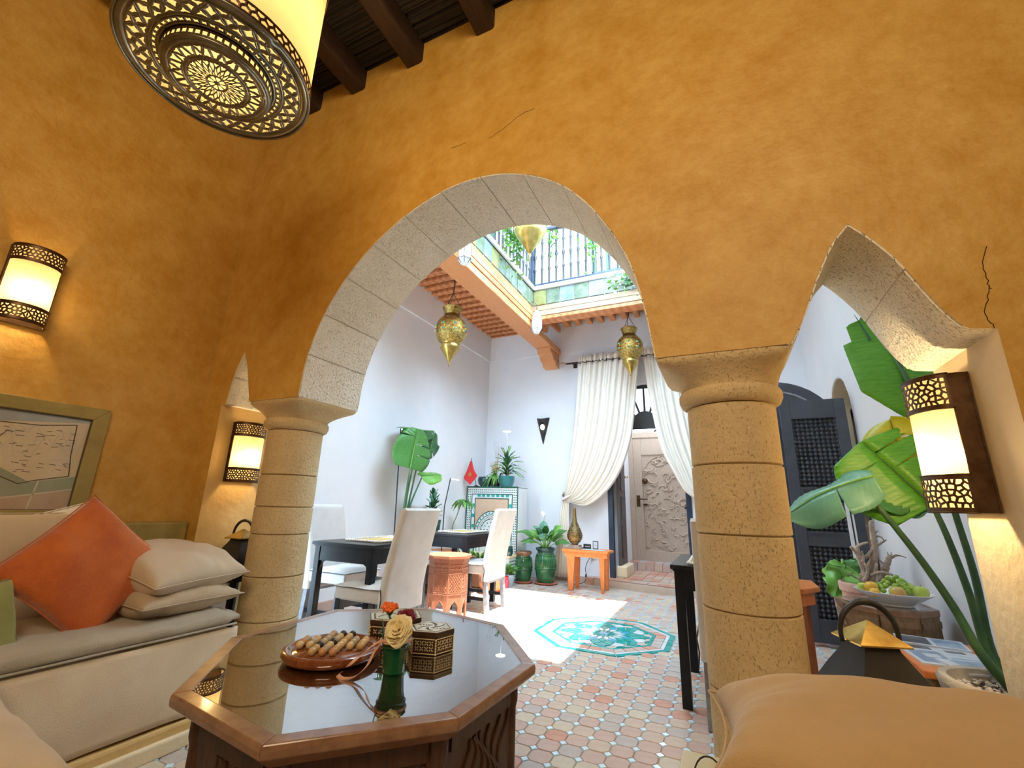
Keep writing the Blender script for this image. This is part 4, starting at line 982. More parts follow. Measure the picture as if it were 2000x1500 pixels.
# ------------------------------------------------------------------ courtyard furniture
def make_chair(label):
    t = thing('dining_chair', label, 'chair', (0, 0, 0), 0, 'slipcovered dining chairs in the courtyard')
    obj('seat', B().box(-.215, .215, -.20, .23, .36, .445), CHAIRF, t, bevel=.014)
    def sc(u, v):
        x, y = -.222 + .444 * u, -.21 + .455 * v; e = max(abs(2 * u - 1), abs(2 * v - 1))
        return (x, y, .452 + .028 * (1 - e ** 3) + noise.noise(Vector((x * 9, y * 9, 2))) * .004)
    obj('seat_cushion', B().grid(sc, 14, 14).grid(lambda u, v: (-.222 + .444 * u, -.21 + .455 * v, .446), 2, 2), CHAIRF, t, smooth=60)
    def bk(u, v):
        a = 2 * PI * u; ca, sa = math.cos(a), math.sin(a); x = math.copysign(abs(ca) ** .22, ca) * (.218 + .006 * (1 - v)); d = math.copysign(abs(sa) ** .35, sa) * .036
        z = .30 + .70 * min(1, v * 1.02); y = -.205 - .125 * max(0, (z - .42) / .58) ** 1.25 + d
        k = 1.0
        if v > .965: k = max(.0, 1 - ((v - .965) / .035) ** 2 * .75); x *= .97 + .03 * k; y = y - d + d * k
        w = noise.noise(Vector((x * 6, z * 5, d * 30))) * .006 * (1 - v) + noise.noise(Vector((x * 18, z * 3, d * 30))) * .004 * max(0, .35 - v) * 2.5
        return (x, y + w, z + (.006 if v > .98 else 0))
    b = B().grid(bk, 40, 30, closeu=True); n = len(b.v); b.f.append(tuple(range(n - 40, n))); b.m.append(0); b.f.append(tuple(range(39, -1, -1))); b.m.append(0)
    obj('backrest', b, CHAIRF, t, smooth=50)
    for s in (-1, 1):
        obj('leg', B().bar((s * .19, .20, 0), (s * .19, .20, .37), .045, .045), BLACKW, t, bevel=.004)
        o = obj('leg', B().bar((s * .19, -.235, 0), (s * .19, -.195, .40), .042, .045), GREYW, t, bevel=.004); o['label'] = 'worn grey-painted rear leg'
        obj('stretcher', B().bar((s * .19, -.22, .13), (s * .19, .20, .13), .022, .03), BLACKW, t)
    obj('rail', B().bar((-.19, -.21, .31), (.19, -.21, .31), .03, .07), GREYW, t); obj('rail', B().bar((-.19, .20, .33), (.19, .20, .33), .03, .07), BLACKW, t)
    tie = obj('tie', B().tube([(-.222, -.19, .46), (-.235, -.215, .40), (-.228, -.20, .33), (-.236, -.21, .26)], .004, 5), IRON, t, smooth=180)
    return t
ch = make_chair('slipcovered dining chair at the far left, its padded back against the white wall')
ch.location = (-3.17, 3.26, 0); ch.rotation_euler = (0, 0, -PI / 2)
dup(ch, (-2.40, 2.86, 0), PI / 2, 'slipcovered dining chair with its back to the carved stool, nearest of the left chairs')
dup(ch, (-2.47, 4.47, 0), PI / 2, 'sunlit slipcovered dining chair in front of the mosaic fountain')
dup(ch, (-3.25, 4.78, 0), -PI / 2, 'slipcovered dining chair mostly hidden, only its top edge showing below the rosette plant')
dup(ch, (.035, 2.985, 0), 0, 'slipcovered dining chair mostly hidden behind the right stone column')

def make_table(label):
    t = thing('dining_table', label, 'table', (0, 0, 0), 0, 'black dining tables in the courtyard')
    hx, hy = .31, .36
    obj('tabletop', B().box(-hx, hx, -hy, hy, .712, .737), BLACKW, t, bevel=.004)
    obj('top_moulding', B().box(-hx + .012, hx - .012, -hy + .012, hy - .012, .702, .712), BLACKW, t)
    for s in (-1, 1):
        obj('apron', B().box(-hx + .06, hx - .06, s * (hy - .035) - .011, s * (hy - .035) + .011, .60, .703), BLACKW, t)
        obj('apron', B().box(s * (hx - .035) - .011, s * (hx - .035) + .011, -hy + .06, hy - .06, .60, .703), BLACKW, t)
        for r in (-1, 1):
            x, y = s * (hx - .045), r * (hy - .045)
            obj('leg', B().box(x - .026, x + .026, y - .026, y + .026, 0, .703), BLACKW, t, bevel=.003)
            obj('bracket', B().prism([(x - s * .026, .60), (x - s * .075, .60), (x - s * .045, .585), (x - s * .03, .55), (x - s * .026, .52)], y - .01, y + .01, 'y'), BLACKW, t)
    return t
tb1 = make_table('black dining table with a straw mat, nearest on the left'); tb1.location = (-2.645, 3.035, 0)
dup(tb1, (-2.73, 4.53, 0), 0, 'black dining table with a bright straw mat, farther back by the fountain')
dup(tb1, (-.02, 3.285, 0), 0, 'black dining table half hidden behind the right stone column')
def make_mat(label):
    t = thing('placemat', label, 'placemat', (0, 0, 0), 0, 'straw placemats on the dining tables')
    obj('weave', B().grid(lambda u, v: (-.235 + .47 * u, -.165 + .33 * v, .0045 + .0015 * math.sin(v * 120)), 4, 70).box(-.235, .235, -.165, .165, 0, .003), STRAW, t)
    pb_ = B()
    for k in range(17):
        for s in (-1, 1): pb_.sphere((s * .243 + R_.uniform(-.003, .003), -.16 + .02 * k, .009), .0095, 7, 5)
    for k in range(23):
        for s in (-1, 1): pb_.sphere((-.235 + .0213 * k, s * .172 + R_.uniform(-.003, .003), .009), .0085, 7, 5)
    stuff(obj('pompon', pb_, CWHITE, t, smooth=180))
    return t
m1 = make_mat('straw placemat with white pompons on the nearest left table'); m1.location = (-2.62, 3.10, .7375); m1.rotation_euler = (0, 0, PI / 2)
dup(m1, (-2.72, 4.56, .7375), PI / 2, 'straw placemat with white pompons on the table by the fountain')
dup(m1, (-.06, 3.22, .7375), PI / 2, 'straw placemat on the right table behind the column')

# carved octagonal stool
tq = thing('carved_stool', 'octagonal carved reddish wood stool with arched feet between the dining tables', 'stool', (-2.44, 3.86, 0), .18)
R0 = .185; H0 = .58
def octp(r, k): a = PI / 8 + k * PI / 4; return Vector((r * math.cos(a), r * math.sin(a)))
obj('top', B().prism([tuple(octp(R0 + .028, k)) for k in range(8)], H0 - .028, H0), TABW, tq, bevel=.006)
obj('top_moulding', B().prism([tuple(octp(R0 + .012, k)) for k in range(8)], H0 - .055, H0 - .028), TABW, tq)
for k in range(8):
    a, c = octp(R0, k), octp(R0, k + 1); d = (c - a).normalized(); nr = Vector((d.y, -d.x)); L = (c - a).length; mid = (a + c) / 2
    M = Matrix(((d.x, d.y, 0), (0, 0, 1), (nr.x, nr.y, 0))).transposed()
    h = L / 2; arch_ = [(0, 0), (-.036, .13), (-.032, .15), (-.018, .172), (0, .195), (.018, .172), (.032, .15), (.036, .13)]
    ol = [(-h, 0), (-h + .024, 0), (-h + .034, .10)] + arch_[1:] + [(h - .034, .10), (h - .024, 0), (h, 0), (h, H0 - .05), (-h, H0 - .05)]
    pb2 = B().prism(ol, -.014, 0, 'z'); pb2.v = [tuple(mid.to_3d() + M @ Vector(p)) for p in pb2.v]
    pn = obj('panel', pb2, TABW, tq)
    cvb = B(); W = lambda x, z: tuple(mid.to_3d() + M @ Vector((x, z, .001)))
    for i in range(-3, 4):
        for s in (-1, 1):
            pts = [(s * (i * .024 + (z - .34) * .75), z) for z in (.265, .30, .34, .38, .415)]
            pts = [p for p in pts if abs(p[0]) < h - .012]
            if len(pts) > 1: cvb.tube([W(*p) for p in pts], .0042, 5)
    for z in (.25, .262, .425, .44, .50): cvb.tube([W(-h + .006, z), W(h - .006, z)], .004, 5)
    for i in range(7): cvb.sphere(W(-h + .016 + i * (2 * h - .032) / 6, .47), .008, 6, 4)
    cvb.tube([W(p[0] * 1.12, p[1] + .006) for p in arch_[1:]], .0035, 5)
    obj('carving', cvb, TABW, pn, smooth=60)

# orange wooden side table by the wall
ot = thing('side_table', 'bright orange wooden side table against the back wall by the doorway', 'table', (-1.70, 6.12, 0))
obj('tabletop', B().prism([(-.36, .16), (-.33, -.15), (.29, -.15), (.31, .10), (.25, .16)], .475, .505), ORANGEW, ot, bevel=.006)
obj('apron', B().box(-.29, .27, -.13, -.10, .415, .475), ORANGEW, ot, bevel=.004)
for (x, w, y) in ((-.215, .075, -.10), (.20, .048, -.10), (-.20, .05, .13), (.20, .045, .13)):
    obj('leg', B().prism([(x - w * .5, 0), (x + w * .35, 0), (x + w * .72, .40), (x + w * 1.0, .475), (x - w * 1.5, .475), (x - w * .85, .42), (x - w * .72, .36)], y - .028, y + .028, 'y'), ORANGEW, ot, bevel=.008)
btl = thing('bottle_lamp', 'pierced bronze bottle-shaped lamp on the orange side table', 'lamp', (-1.895, 6.12, .505))
obj('base', B().box(-.10, .10, -.09, .09, 0, .022).box(-.075, .075, -.07, .07, .022, .045), DRY, btl, bevel=.003)
obj('body', B().lathe([(.001, .045), (.045, .045), (.042, .058), (.07, .085), (.098, .13), (.104, .17), (.092, .22), (.062, .28), (.036, .34), (.024, .41), (.020, .50), (.022, .52), (.015, .525)], 28), BBRONZE, btl, smooth=60)
rb_ = B()
for j in range(9):
    z = .09 + j * .028; r = float(np.interp(z, [.045, .085, .13, .17, .22, .28, .34], [.045, .07, .098, .104, .092, .062, .036])) + .001
    for k in range(22): a = 2 * PI * (k + .5 * (j % 2)) / 22; rb_.sphere((r * math.cos(a), r * math.sin(a), z), .0042, 5, 3)
stuff(obj('boss', rb_, BRONZE, btl))
def signbox(name, label, cat, loc, w, h, m, face):
    t = thing(name, label, cat, loc)
    obj('body', B().box(-w / 2, w / 2, -.008, .008, .0, h), m, t, bevel=.002)
    face(t, w, h); return t
def f1(t, w, h):
    b = B(); rr_ = random.Random(4)
    for i in range(6): b.box(-w * .28 + i * w * .11, -w * .28 + i * w * .11 + w * .07, -.0095, -.008, h * .42, h * (.55 + .16 * rr_.random()))
    obj('lettering', b, CWHITE, t); obj('foot', B().box(-w / 2, w / 2, -.03, .02, -.001, .004), IRON, t)
signbox('table_sign', 'small black table sign with white lettering on the orange side table', 'sign', (-1.735, 6.16, .507), .10, .062, IRON, f1)
def f2(t, w, h):
    obj('card', B().box(-w * .38, w * .38, -.0095, -.008, h * .12, h * .9), MAGW, t); b = B()
    for i in range(7): b.box(-w * .2, w * (.1 + .08 * (i % 3)), -.0104, -.0095, h * (.28 + .08 * i), h * (.30 + .08 * i))
    obj('lettering', b, MAGB, t)
signbox('card_stand', 'small upright framed card on the orange side table, right of the sign', 'sign', (-1.625, 6.17, .507), .072, .105, IRON, f2)
lft = thing('leaflet', 'white leaflet lying on the orange side table', 'paper', (-1.64, 6.07, .506)); obj('sheet', B().box(-.14, .16, -.05, .06, 0, .004), MAGW, lft)
sk = thing('wall_socket', 'white wall socket above the skirting behind the orange table', 'socket', (-1.80, 6.748, .36)); obj('plate', B().box(-.045, .045, -.012, 0, -.04, .04), WPLAST, sk, bevel=.003); obj('plug', B().box(-.05, -.005, -.05, -.012, -.012, .02), IRON, sk)
cab = thing('power_cable', 'thin black lamp cable hanging from the wall socket', 'cable', (-1.84, 6.66, 0))
obj('wire', B().tube(crom([(.0, .02, .35), (-.045, .0, .27), (-.06, -.03, .19), (-.04, -.06, .11), (-.06, -.10, .03), (-.16, -.18, .006), (-.24, -.22, .006), (-.20, -.35, .006)], 6), .0045, 6), IRON, cab, smooth=180)
obj('inline_switch', B().box(-.055, -.033, -.068, -.048, .09, .13), IRON, cab, bevel=.003)

# curtains over the doorway
rod = thing('curtain_rod', 'dark curtain rod with turned finial above the doorway', 'curtain rod', (-1.0, 6.60, 3.285))
obj('pole', B().tube([(-1.17, 0, 0), (1.15, 0, 0)], .016, 10), BEAMD, rod, smooth=180)
for s in (-1, 1): obj('finial', B().lathe([(.001, -.03), (.018, -.02), (.022, 0), (.032, .03), (.036, .05), (.026, .075), (.012, .085), (.010, .10), (.001, .11)], 14).xf(Matrix.Rotation(s * PI / 2, 4, 'Y')).xf(Matrix.Translation((s * 1.18, 0, 0))), DRY, rod, smooth=60)
for x in (-1.05, 1.05): obj('bracket', B().box(x - .012, x + .012, 0, .15, -.012, .012).box(x - .03, x + .03, .135, .15, -.04, .04), BEAMD, rod)
for k in range(9): obj('curtain_ring', B().tube([(-.90 + k * .1, .026 * math.cos(a), .026 * math.sin(a) - .004) for a in [2 * PI * q / 14 for q in range(15)]], .004, 5), BEAMD, rod, smooth=180)
def curtain(label, L, Rr, nf, amp, tail, mirror=False):
    """L, Rr: left and right edge polylines from rod to tie (x, z); cloth with folds between; tail below the tie"""
    t = thing('curtain', label, 'curtain', (0, 6.56, 0))
    Lc = crom(L, 8); Rc = crom(Rr, 8)
    def smp(c, v):
        f = v * (len(c) - 1); i = min(len(c) - 2, int(f)); g = f - i; return (c[i][0] + (c[i + 1][0] - c[i][0]) * g, c[i][1] + (c[i + 1][1] - c[i][1]) * g)
    def pt(u, v):
        a, c = smp(Lc, v), smp(Rc, v); s = u if not mirror else 1 - u
        x = a[0] + (c[0] - a[0]) * u; z = a[1] + (c[1] - a[1]) * u
        z -= math.sin(PI * u) * .02 * v; k = (1 - v) ** .5
        y = amp * (math.sin(u * 2 * PI * nf + v * 1.5) * (.55 + .45 * k) + .5 * math.sin(u * 2 * PI * nf * 2.3 + 1 + v * 3)) * (1 - .45 * v) - .03 * math.sin(PI * min(1, v * 1.1))
        return (x, y, z)
    obj('cloth', B().grid(pt, 150, 46), CURT, t, smooth=180, solid=.003)
    def hd(u, v):
        p = pt(u, 0); return (p[0], p[1] + .012 * math.sin(u * 160), p[2] + .015 + .10 * v + .02 * math.sin(u * 90) * v)
    obj('heading', B().grid(hd, 200, 3), CURT, t, smooth=180, solid=.003)
    if tail:
        T0, T1 = tail
        def tl(u, v):
            x = T0[0] + (T0[1] - T0[0]) * u; x2 = T1[0] + (T1[1] - T1[0]) * u; k = v ** .6; f = x + (x2 - x) * k
            return (f, .028 * math.sin(u * 2 * PI * 5 + v) * (.4 + .6 * v), T0[2] + (T1[2] - T0[2]) * v)
        obj('tail', B().grid(tl, 60, 14), CURT, t, smooth=180, solid=.003)
        obj('tieback', B().tube([((T0[0] + T0[1]) / 2 + .055 * math.cos(a), .045 * math.sin(a), T0[2] + .02 + .03 * math.cos(a)) for a in [2 * PI * k / 20 for k in range(21)]], .016, 8), CURT, t, smooth=180)
    return t
curtain('white voile curtain left of the doorway, swept aside and tied back', [(-1.95, 3.26), (-1.99, 2.6), (-2.08, 1.8), (-2.19, 1.16)], [(-1.0, 3.26), (-1.04, 2.89), (-1.17, 2.0), (-1.42, 1.42), (-1.80, 1.08), (-2.13, 1.11)], 9, .034, ((-2.20, -2.12, 1.15), (-2.35, -2.11, .07)))
curtain('white voile curtain right of the doorway, half hidden by the stone column', [(-.94, 3.26), (-.88, 2.6), (-.77, 1.92), (-.62, 1.55), (-.45, 1.25), (-.12, 1.10)], [(-.02, 3.26), (-.01, 2.6), (0, 1.8), (-.04, 1.16)], 8, .032, ((-.10, -.02, 1.15), (-.12, .10, .1)), True)
hk = thing('tieback_hook', 'carved wooden tieback hook beside the left curtain', 'hook', (-2.235, 6.74, 1.22)); obj('rosette', B().lathe([(.001, 0), (.035, 0), (.042, .02), (.03, .04), (.001, .05)], 14).xf(Matrix.Rotation(PI / 2, 4, 'X')), DRY, hk, smooth=50); obj('arm', B().tube([(0, -.04, 0), (0, -.11, -.01), (.02, -.14, .02)], .012, 8), DRY, hk, smooth=180); obj('tassel', B().tube([(0, -.06, -.02), (-.01, -.05, -.20), (-.015, -.04, -.34)], [.008, .014, .02], 8), DRY, hk, smooth=180)

# doorway: iron fanlight, dark leaf, carved door
d1 = struct('door_1', B().box(A0 - .035, A0 + .035, 6.735, 6.80, .085, ac).box(A1 - .035, A1 + .035, 6.735, 6.80, .085, ac), NAVY)
fan = thing('fanlight_grille', 'black iron fanlight with half-disc and spokes above the doorway', 'grille', (-1.0, 6.86, ac))
obj('bar', B().box(-.54, .54, -.02, .02, -.03, .035), IRON, fan)
obj('half_disc', B().prism([(.20 * math.cos(PI * k / 16), .035 + .21 * math.sin(PI * k / 16)) for k in range(17)], -.012, .012, 'y'), IRON, fan)
for k in range(1, 8):
    a = PI * k / 8; obj('spoke', B().bar((.19 * math.cos(a), 0, .03 + .19 * math.sin(a)), (.535 * math.cos(a), 0, .655 * math.sin(a)), .03, .03, (0, 1, 0)), IRON, fan)
obj('outer_arc', B().tube([(.528 * math.cos(PI * k / 24), 0, .648 * math.sin(PI * k / 24)) for k in range(25)], .02, 6), IRON, fan, smooth=180)
obj('top_bracket', B().box(-.12, .06, -.012, .012, .60, .655), IRON, fan)
lf_ = thing('dark_door_leaf', 'narrow dark panelled door leaf folded into the left side of the doorway', 'door', (-1.445, 7.05, .1))
obj('board', B().box(-.02, .02, -.22, .24, .15, 1.85), DARKD, lf_, bevel=.003)
for z0, z1 in ((.25, .70), (.78, 1.12), (1.20, 1.74)):
    obj('raised_panel', B().prism([(-.13, z0), (.15, z0), (.15, z1), (-.13, z1)], .02, .034, 'x'), DARKD, lf_, bevel=.008)
obj('latch', B().lathe([(.001, 0), (.022, 0), (.022, .02), (.008, .025), (.008, .05), (.02, .055), (.001, .07)], 12).xf(Matrix.Rotation(PI / 2, 4, 'Y')).xf(Matrix.Translation((.02, .19, 1.42))), DRY, lf_, smooth=50)
obj('lower_block', B().box(-.05, .10, -.26, .30, -.005, .15), CREAM_P, lf_, bevel=.02)
cdr = thing('carved_door', 'whitewashed carved wooden door at the back of the doorway', 'door', (-.92, 8.12, .215))
obj('stile', B().box(-.50, -.36, -.03, .03, 0, 2.04), DOORW, cdr, bevel=.004); obj('stile', B().box(.36, .48, -.03, .03, 0, 2.04), DOORW, cdr, bevel=.004)
obj('rail', B().box(-.36, .36, -.03, .03, 0, .16), DOORW, cdr, bevel=.004); obj('rail', B().box(-.36, .36, -.03, .03, 1.74, 2.04), DOORW, cdr, bevel=.004)
obj('field', B().box(-.36, .36, -.008, .02, .16, 1.74), DOORW, cdr)
cs = B(); rs = random.Random(12)
for k in range(150):
    x, z = rs.uniform(-.33, .33), rs.uniform(.19, 1.70)
    if z > 1.35 and abs(x) > .33 * math.sqrt(max(0, 1 - ((z - 1.35) / .36) ** 2)): continue
    a = rs.uniform(0, PI); L = rs.uniform(.05, .11); cv_ = rs.uniform(-.05, .05)
    pts = [(x + L * s * math.cos(a) - cv_ * (1 - 4 * s * s) * math.sin(a), -.010 - .004 * (1 - 4 * s * s), z + L * s * math.sin(a) + cv_ * (1 - 4 * s * s) * math.cos(a)) for s in (-.5, -.25, 0, .25, .5)]
    pts = [(max(-.345, min(.345, p[0])), p[1], max(.17, min(1.72, p[2]))) for p in pts]
    cs.tube(pts, [.009, .014, .016, .014, .009], 6)
stuff(obj('carving', cs, DOORW, cdr, smooth=60))
obj('arched_moulding', B().tube([(-.345, -.012, .18)] + [(.345 * math.cos(PI - PI * k / 16), -.012, 1.36 + .36 * math.sin(PI * k / 16)) for k in range(17)] + [(.345, -.012, .18)], .010, 6), DOORW, cdr, smooth=60)
obj('knocker_plate', B().lathe([(.001, 0), (.045, 0), (.05, .012), (.03, .02), (.001, .03)], 18).xf(Matrix.Rotation(PI / 2, 4, 'X')).xf(Matrix.Translation((-.315, -.03, 1.29))), BRONZE, cdr, smooth=50)
obj('lever_handle', B().tube([(-.44, -.035, .99), (-.44, -.07, .99), (-.34, -.075, .985), (-.28, -.072, .99)], .011, 8), BRONZE, cdr, smooth=180); obj('lock_plate', B().box(-.47, -.41, -.036, -.03, .86, 1.05), BRONZE, cdr); obj('bolt', B().box(-.36, -.29, -.045, -.03, .88, .91), BRONZE, cdr)
obj('door_frame', B().box(-.58, -.50, -.05, .05, 0, 2.42).box(.48, .56, -.05, .05, 0, 2.42).box(-.58, .56, -.05, .05, 2.04, 2.14).box(-.58, .56, -.05, .05, 2.38, 2.45), DOORW, cdr, bevel=.004)
obj('transom_bar', B().bar((-.12, 0, 2.14), (.1, 0, 2.38), .03, .03, (0, 1, 0)), IRON, cdr)
obj('strap_bar', B().box(.30, .48, -.06, -.04, .84, .88), IRON, cdr)

# conical wall lamp on the back wall
cn = thing('cone_wall_lamp', 'dark cone-shaped wall lamp with a round bulb on the white back wall', 'wall lamp', (-2.605, 6.748, 2.0))
def cone(u, v):
    a = -PI * u; r = .108 * v; return (r * math.cos(a), r * .85 * math.sin(a), .43 * v + (.012 * math.cos(2 * a) if v > .98 else 0))
b = B(); nn = 26
P = lambda i, j: cone(i / 24, j / 24)
for i in range(24):
    for j in range(1, 24):
        u, v = (i + .5) / 24, (j + .5) / 24
        if ((u - .5) / .24) ** 2 + ((v - .66) / .19) ** 2 < 1: continue
        b.add([P(i, j), P(i + 1, j), P(i + 1, j + 1), P(i, j + 1)], [(0, 1, 2, 3)])
obj('shade', b, IRON, cn, smooth=180, solid=.004); obj('bulb', B().sphere((0, -.045, .285), (.035, .035, .045), 12, 8), BULB, cn, smooth=180)
obj('back_plate', B().prism([(-.105, .43), (0, .0), (.105, .43)], -.006, 0, 'y'), IRON, cn)

# brass lanterns
def brass_lantern(label, loc, s, ztop, nch=3):
    t = thing('brass_lantern', label, 'lantern', loc)
    k = s
    obj('body', B().lathe([(.10 * k, .33 * k), (.115 * k, .30 * k), (.15 * k, .27 * k), (.195 * k, .20 * k), (.208 * k, .12 * k), (.20 * k, .04 * k), (.165 * k, -.04 * k), (.125 * k, -.085 * k)], 32), BRASS, t, smooth=180)
    obj('collar', B().lathe([(.10 * k, .33 * k), (.105 * k, .36 * k), (.12 * k, .40 * k), (.135 * k, .43 * k), (.128 * k, .44 * k)], 32), BRASS, t, smooth=60)
    cr_ = B()
    for q in range(12): a = 2 * PI * q / 12; cr_.prism([(-.02 * k, 0), (.02 * k, 0), (.012 * k, .025 * k), (0, .035 * k), (-.012 * k, .025 * k)], -.002, .002, 'y').v[-10:] = [tuple(Matrix.Rotation(a + PI / 2, 4, 'Z') @ Vector((p[0], p[1] - .131 * k, p[2] + .435 * k))) for p in cr_.v[-10:]]
    obj('crown', cr_, BRASS, t)
    obj('lower_cup', B().lathe([(.125 * k, -.085 * k), (.118 * k, -.10 * k), (.128 * k, -.115 * k), (.125 * k, -.155 * k), (.108 * k, -.185 * k), (.06 * k, -.26 * k), (.016 * k, -.335 * k), (.008 * k, -.345 * k)], 28), BRASSC, t, smooth=50)
    obj('finial', B().lathe([(.008 * k, -.345 * k), (.014 * k, -.36 * k), (.006 * k, -.375 * k), (.004 * k, -.41 * k), (.001, -.42 * k)], 10), BRASS, t, smooth=50)
    jb = [B() for _ in range(4)]
    for q in range(8):
        a0 = 2 * PI * q / 8
        for j in range(6):
            a = a0 + .14 * math.cos(j * PI / 3); z = .11 * k + .045 * k * math.sin(j * PI / 3); r = .205 * k
            jb[j % 4].sphere((r * math.cos(a), r * math.sin(a), z), .013 * k, 6, 4)
    for b_, m_, nm in zip(jb, (ORNG, ZSKY, APPLE, REDP), ('amber', 'blue', 'green', 'red')): stuff(obj('glass_jewel', b_, m_, t, smooth=180))
    pr_ = B()
    for j, (z, r) in enumerate(((.25, .17), (.235, .18), (.03, .198), (.015, .193), (0, .187), (-.015, .18), (-.125, .128), (-.14, .127), (.385, .115))):
        for q in range(44): a = 2 * PI * (q + .5 * (j % 2)) / 44; pr_.sphere((r * k * math.cos(a), r * k * math.sin(a), z * k), .0042 * k, 5, 3)
    stuff(obj('pierced_dot', pr_, BULB if False else STRAW, t))
    zt = ztop - loc[2]
    for q in range(nch): a = 2 * PI * q / nch + .5; obj('chain', B().tube([(.125 * k * math.cos(a), .125 * k * math.sin(a), .43 * k), (0, 0, .66 * k)], .004, 5), IRON, t)
    obj('cord', B().tube(crom([(0, 0, .65 * k), (.012, 0, .65 * k + (zt - .65 * k) * .4), (-.004, .004, .65 * k + (zt - .65 * k) * .7), (0, 0, zt)], 5), .007, 6), IRON, t, smooth=180)
    return t
brass_lantern('brass lantern hanging under the left gallery ceiling, in front of the white wall', (-2.91, 4.33, 3.02), .92, 3.985)
brass_lantern('brass lantern hanging in front of the curtain rod', (-1.05, 6.10, 3.16), .88, 4.06)
big = brass_lantern('largest brass lantern, hanging high in the light well, cut by the arch', (-1.86, 4.32, 4.46), 1.5, 7.1)
bar_ = thing('crossbar', 'thin iron bar across the light well carrying the largest lantern', 'bar', (-1.86, 4.32, 7.1)); obj('bar', B().tube([(-1.95, 0, 0), (1.6, 0, 0)], .012, 6), IRON, bar_)
# small white glass lanterns on the gallery beam
def white_lantern(label, loc, s):
    t = thing('glass_lantern', label, 'lantern', loc)
    hx = lambda r, z: [(r * math.cos(k * PI / 3), r * math.sin(k * PI / 3), z) for k in range(6)]
    lv_ = [(.028, .0), (.052, .035), (.052, .13), (.035, .185), (.012, .22)]
    gb = B(); v = []
    for r, z in lv_: v += hx(r * s, z * s)
    gb.add(v, [(j * 6 + i, j * 6 + (i + 1) % 6, (j + 1) * 6 + (i + 1) % 6, (j + 1) * 6 + i) for j in range(4) for i in range(6)] + [tuple(range(5, -1, -1))]); obj('glass', gb, WGLASS, t)
    fb = B()
    for i in range(6):
        fb.tube([(r * s * 1.02 * math.cos(i * PI / 3), r * s * 1.02 * math.sin(i * PI / 3), z * s) for r, z in lv_], .0028, 5)
    for r, z in lv_[1:4]: fb.tube([tuple(c * 1.02 if n_ < 2 else c for n_, c in enumerate(p)) for p in hx(r * s, z * s) + hx(r * s, z * s)[:1]], .0028, 5)
    obj('frame', fb, NAVY, t); obj('hook', B().tube(crom([(0, 0, .22 * s), (0, 0, .27 * s), (-.03, 0, .31 * s), (-.10, 0, .32 * s)], 5), .005, 6), IRON, t, smooth=180)
    return t
white_lantern('white glass lantern at the upper left edge of the big arch', (-2.20, 3.43, 3.40), 1.4)
white_lantern('white glass lantern hanging at the corner of the gallery beams', (-2.20, 5.40, 3.38), 1.55)
# ------------------------------------------------------------------ plants, pots, fountain, right-hand corner
def big_leaf(t, base, tip, nrm, W, m, droop=.0, fold=.18, cutsL=(), cutsR=(), shape='banana', wave=.01, nl=0, seed=0, rib=True, curl=0., wfn=None):
    """blade with a midrib; cuts split the sides into lobes; coordinates in world space"""
    nl = nl or 56
    L0 = t.location; base, tip = Vector(base), Vector(tip); ax = tip - base; Ln = ax.length; nrm = Vector(nrm)
    x = nrm.cross(ax).normalized(); n = ax.cross(x).normalized()
    if n.dot(nrm) < 0: n = -n
    def wd(s):
        if wfn: return wfn(s)
        if shape == 'banana': return max(0, math.sin(PI * min(1, .04 + s * .96) ** .85)) ** .42
        if shape == 'lance': return max(0, math.sin(PI * min(1, .03 + s * .97) ** .72)) ** .75
        if shape == 'strap': return min(1, s * 8 + .3) * (1 - s ** 4)
        if shape == 'heart': return max(0, (1 - s)) ** .55 * min(1, .55 + s * 2.2)
        return math.sin(PI * s) ** .6
    def pt(s, u):
        p = base + ax * s + x * (u * W / 2 * wd(s))
        p -= n * (fold * abs(u) ** 1.4 * W / 2 * wd(s)) + n * curl * W * u * abs(u) - n * (.0022 * W / .4 * math.sin((s - .10 * abs(u)) * 95) * min(1, abs(u) * 3))
        p += Vector((0, 0, -1)) * (droop * Ln * s * s) + n * (wave * math.sin(s * 9 + seed + u * 2) * abs(u) + .35 * droop * Ln * math.sin(PI * s))
        return p - L0
    b = B(); ku = 5
    for side, cuts in ((-1, cutsL), (1, cutsR)):
        br = [0] + list(cuts) + [1]
        for a, c in zip(br, br[1:]):
            k = max(2, round(nl * (c - a)))
            g0 = .028 if a > 0 else 0; g1 = .028 if c < 1 else 0
            def f(u, v, a=a, c=c, g0=g0, g1=g1):
                s = a + (c - a) * v; w = u ** 1.2; s2 = s + (g0 * (1 - v) - g1 * v) * w + (.06 * w * (1 if side else 1)) * (0 if c >= 1 else 1) * 0
                return tuple(pt(min(1, max(0, s2)), side * u))
            b.grid(f, ku, k)
    o = obj('leaf', b, m, t, smooth=180, solid=.0012)
    if rib: obj('midrib', B().tube([pt(s, 0) + n * .002 for s in [k / 12 * .97 for k in range(13)]], [Ln * .011 * (1 - k / 13) + .0008 for k in range(13)], 6), LEAFL if m in (LEAF, LEAFD, LEAFT) else STEM, o, smooth=180)
    return o
def stem(t, pts, r0, r1, m=None, nm='stem'):
    C = crom([tuple(Vector(p) - t.location) for p in pts], 6); n = len(C)
    return obj(nm, B().tube(C, [r0 + (r1 - r0) * i / (n - 1) for i in range(n)], 8), m or STEM, t, smooth=180)
def pot(t, prof, m, soil_r=None, soil_z=0, n=28, nm='pot', off=(0, 0, 0), smooth=45):
    obj(nm, B().lathe(prof, n, off), m, t, smooth=smooth)
    if soil_r: obj('soil', B().lathe([(.001, soil_z + .006), (soil_r * .6, soil_z + .004), (soil_r, soil_z)], 18, off), SOIL, t)

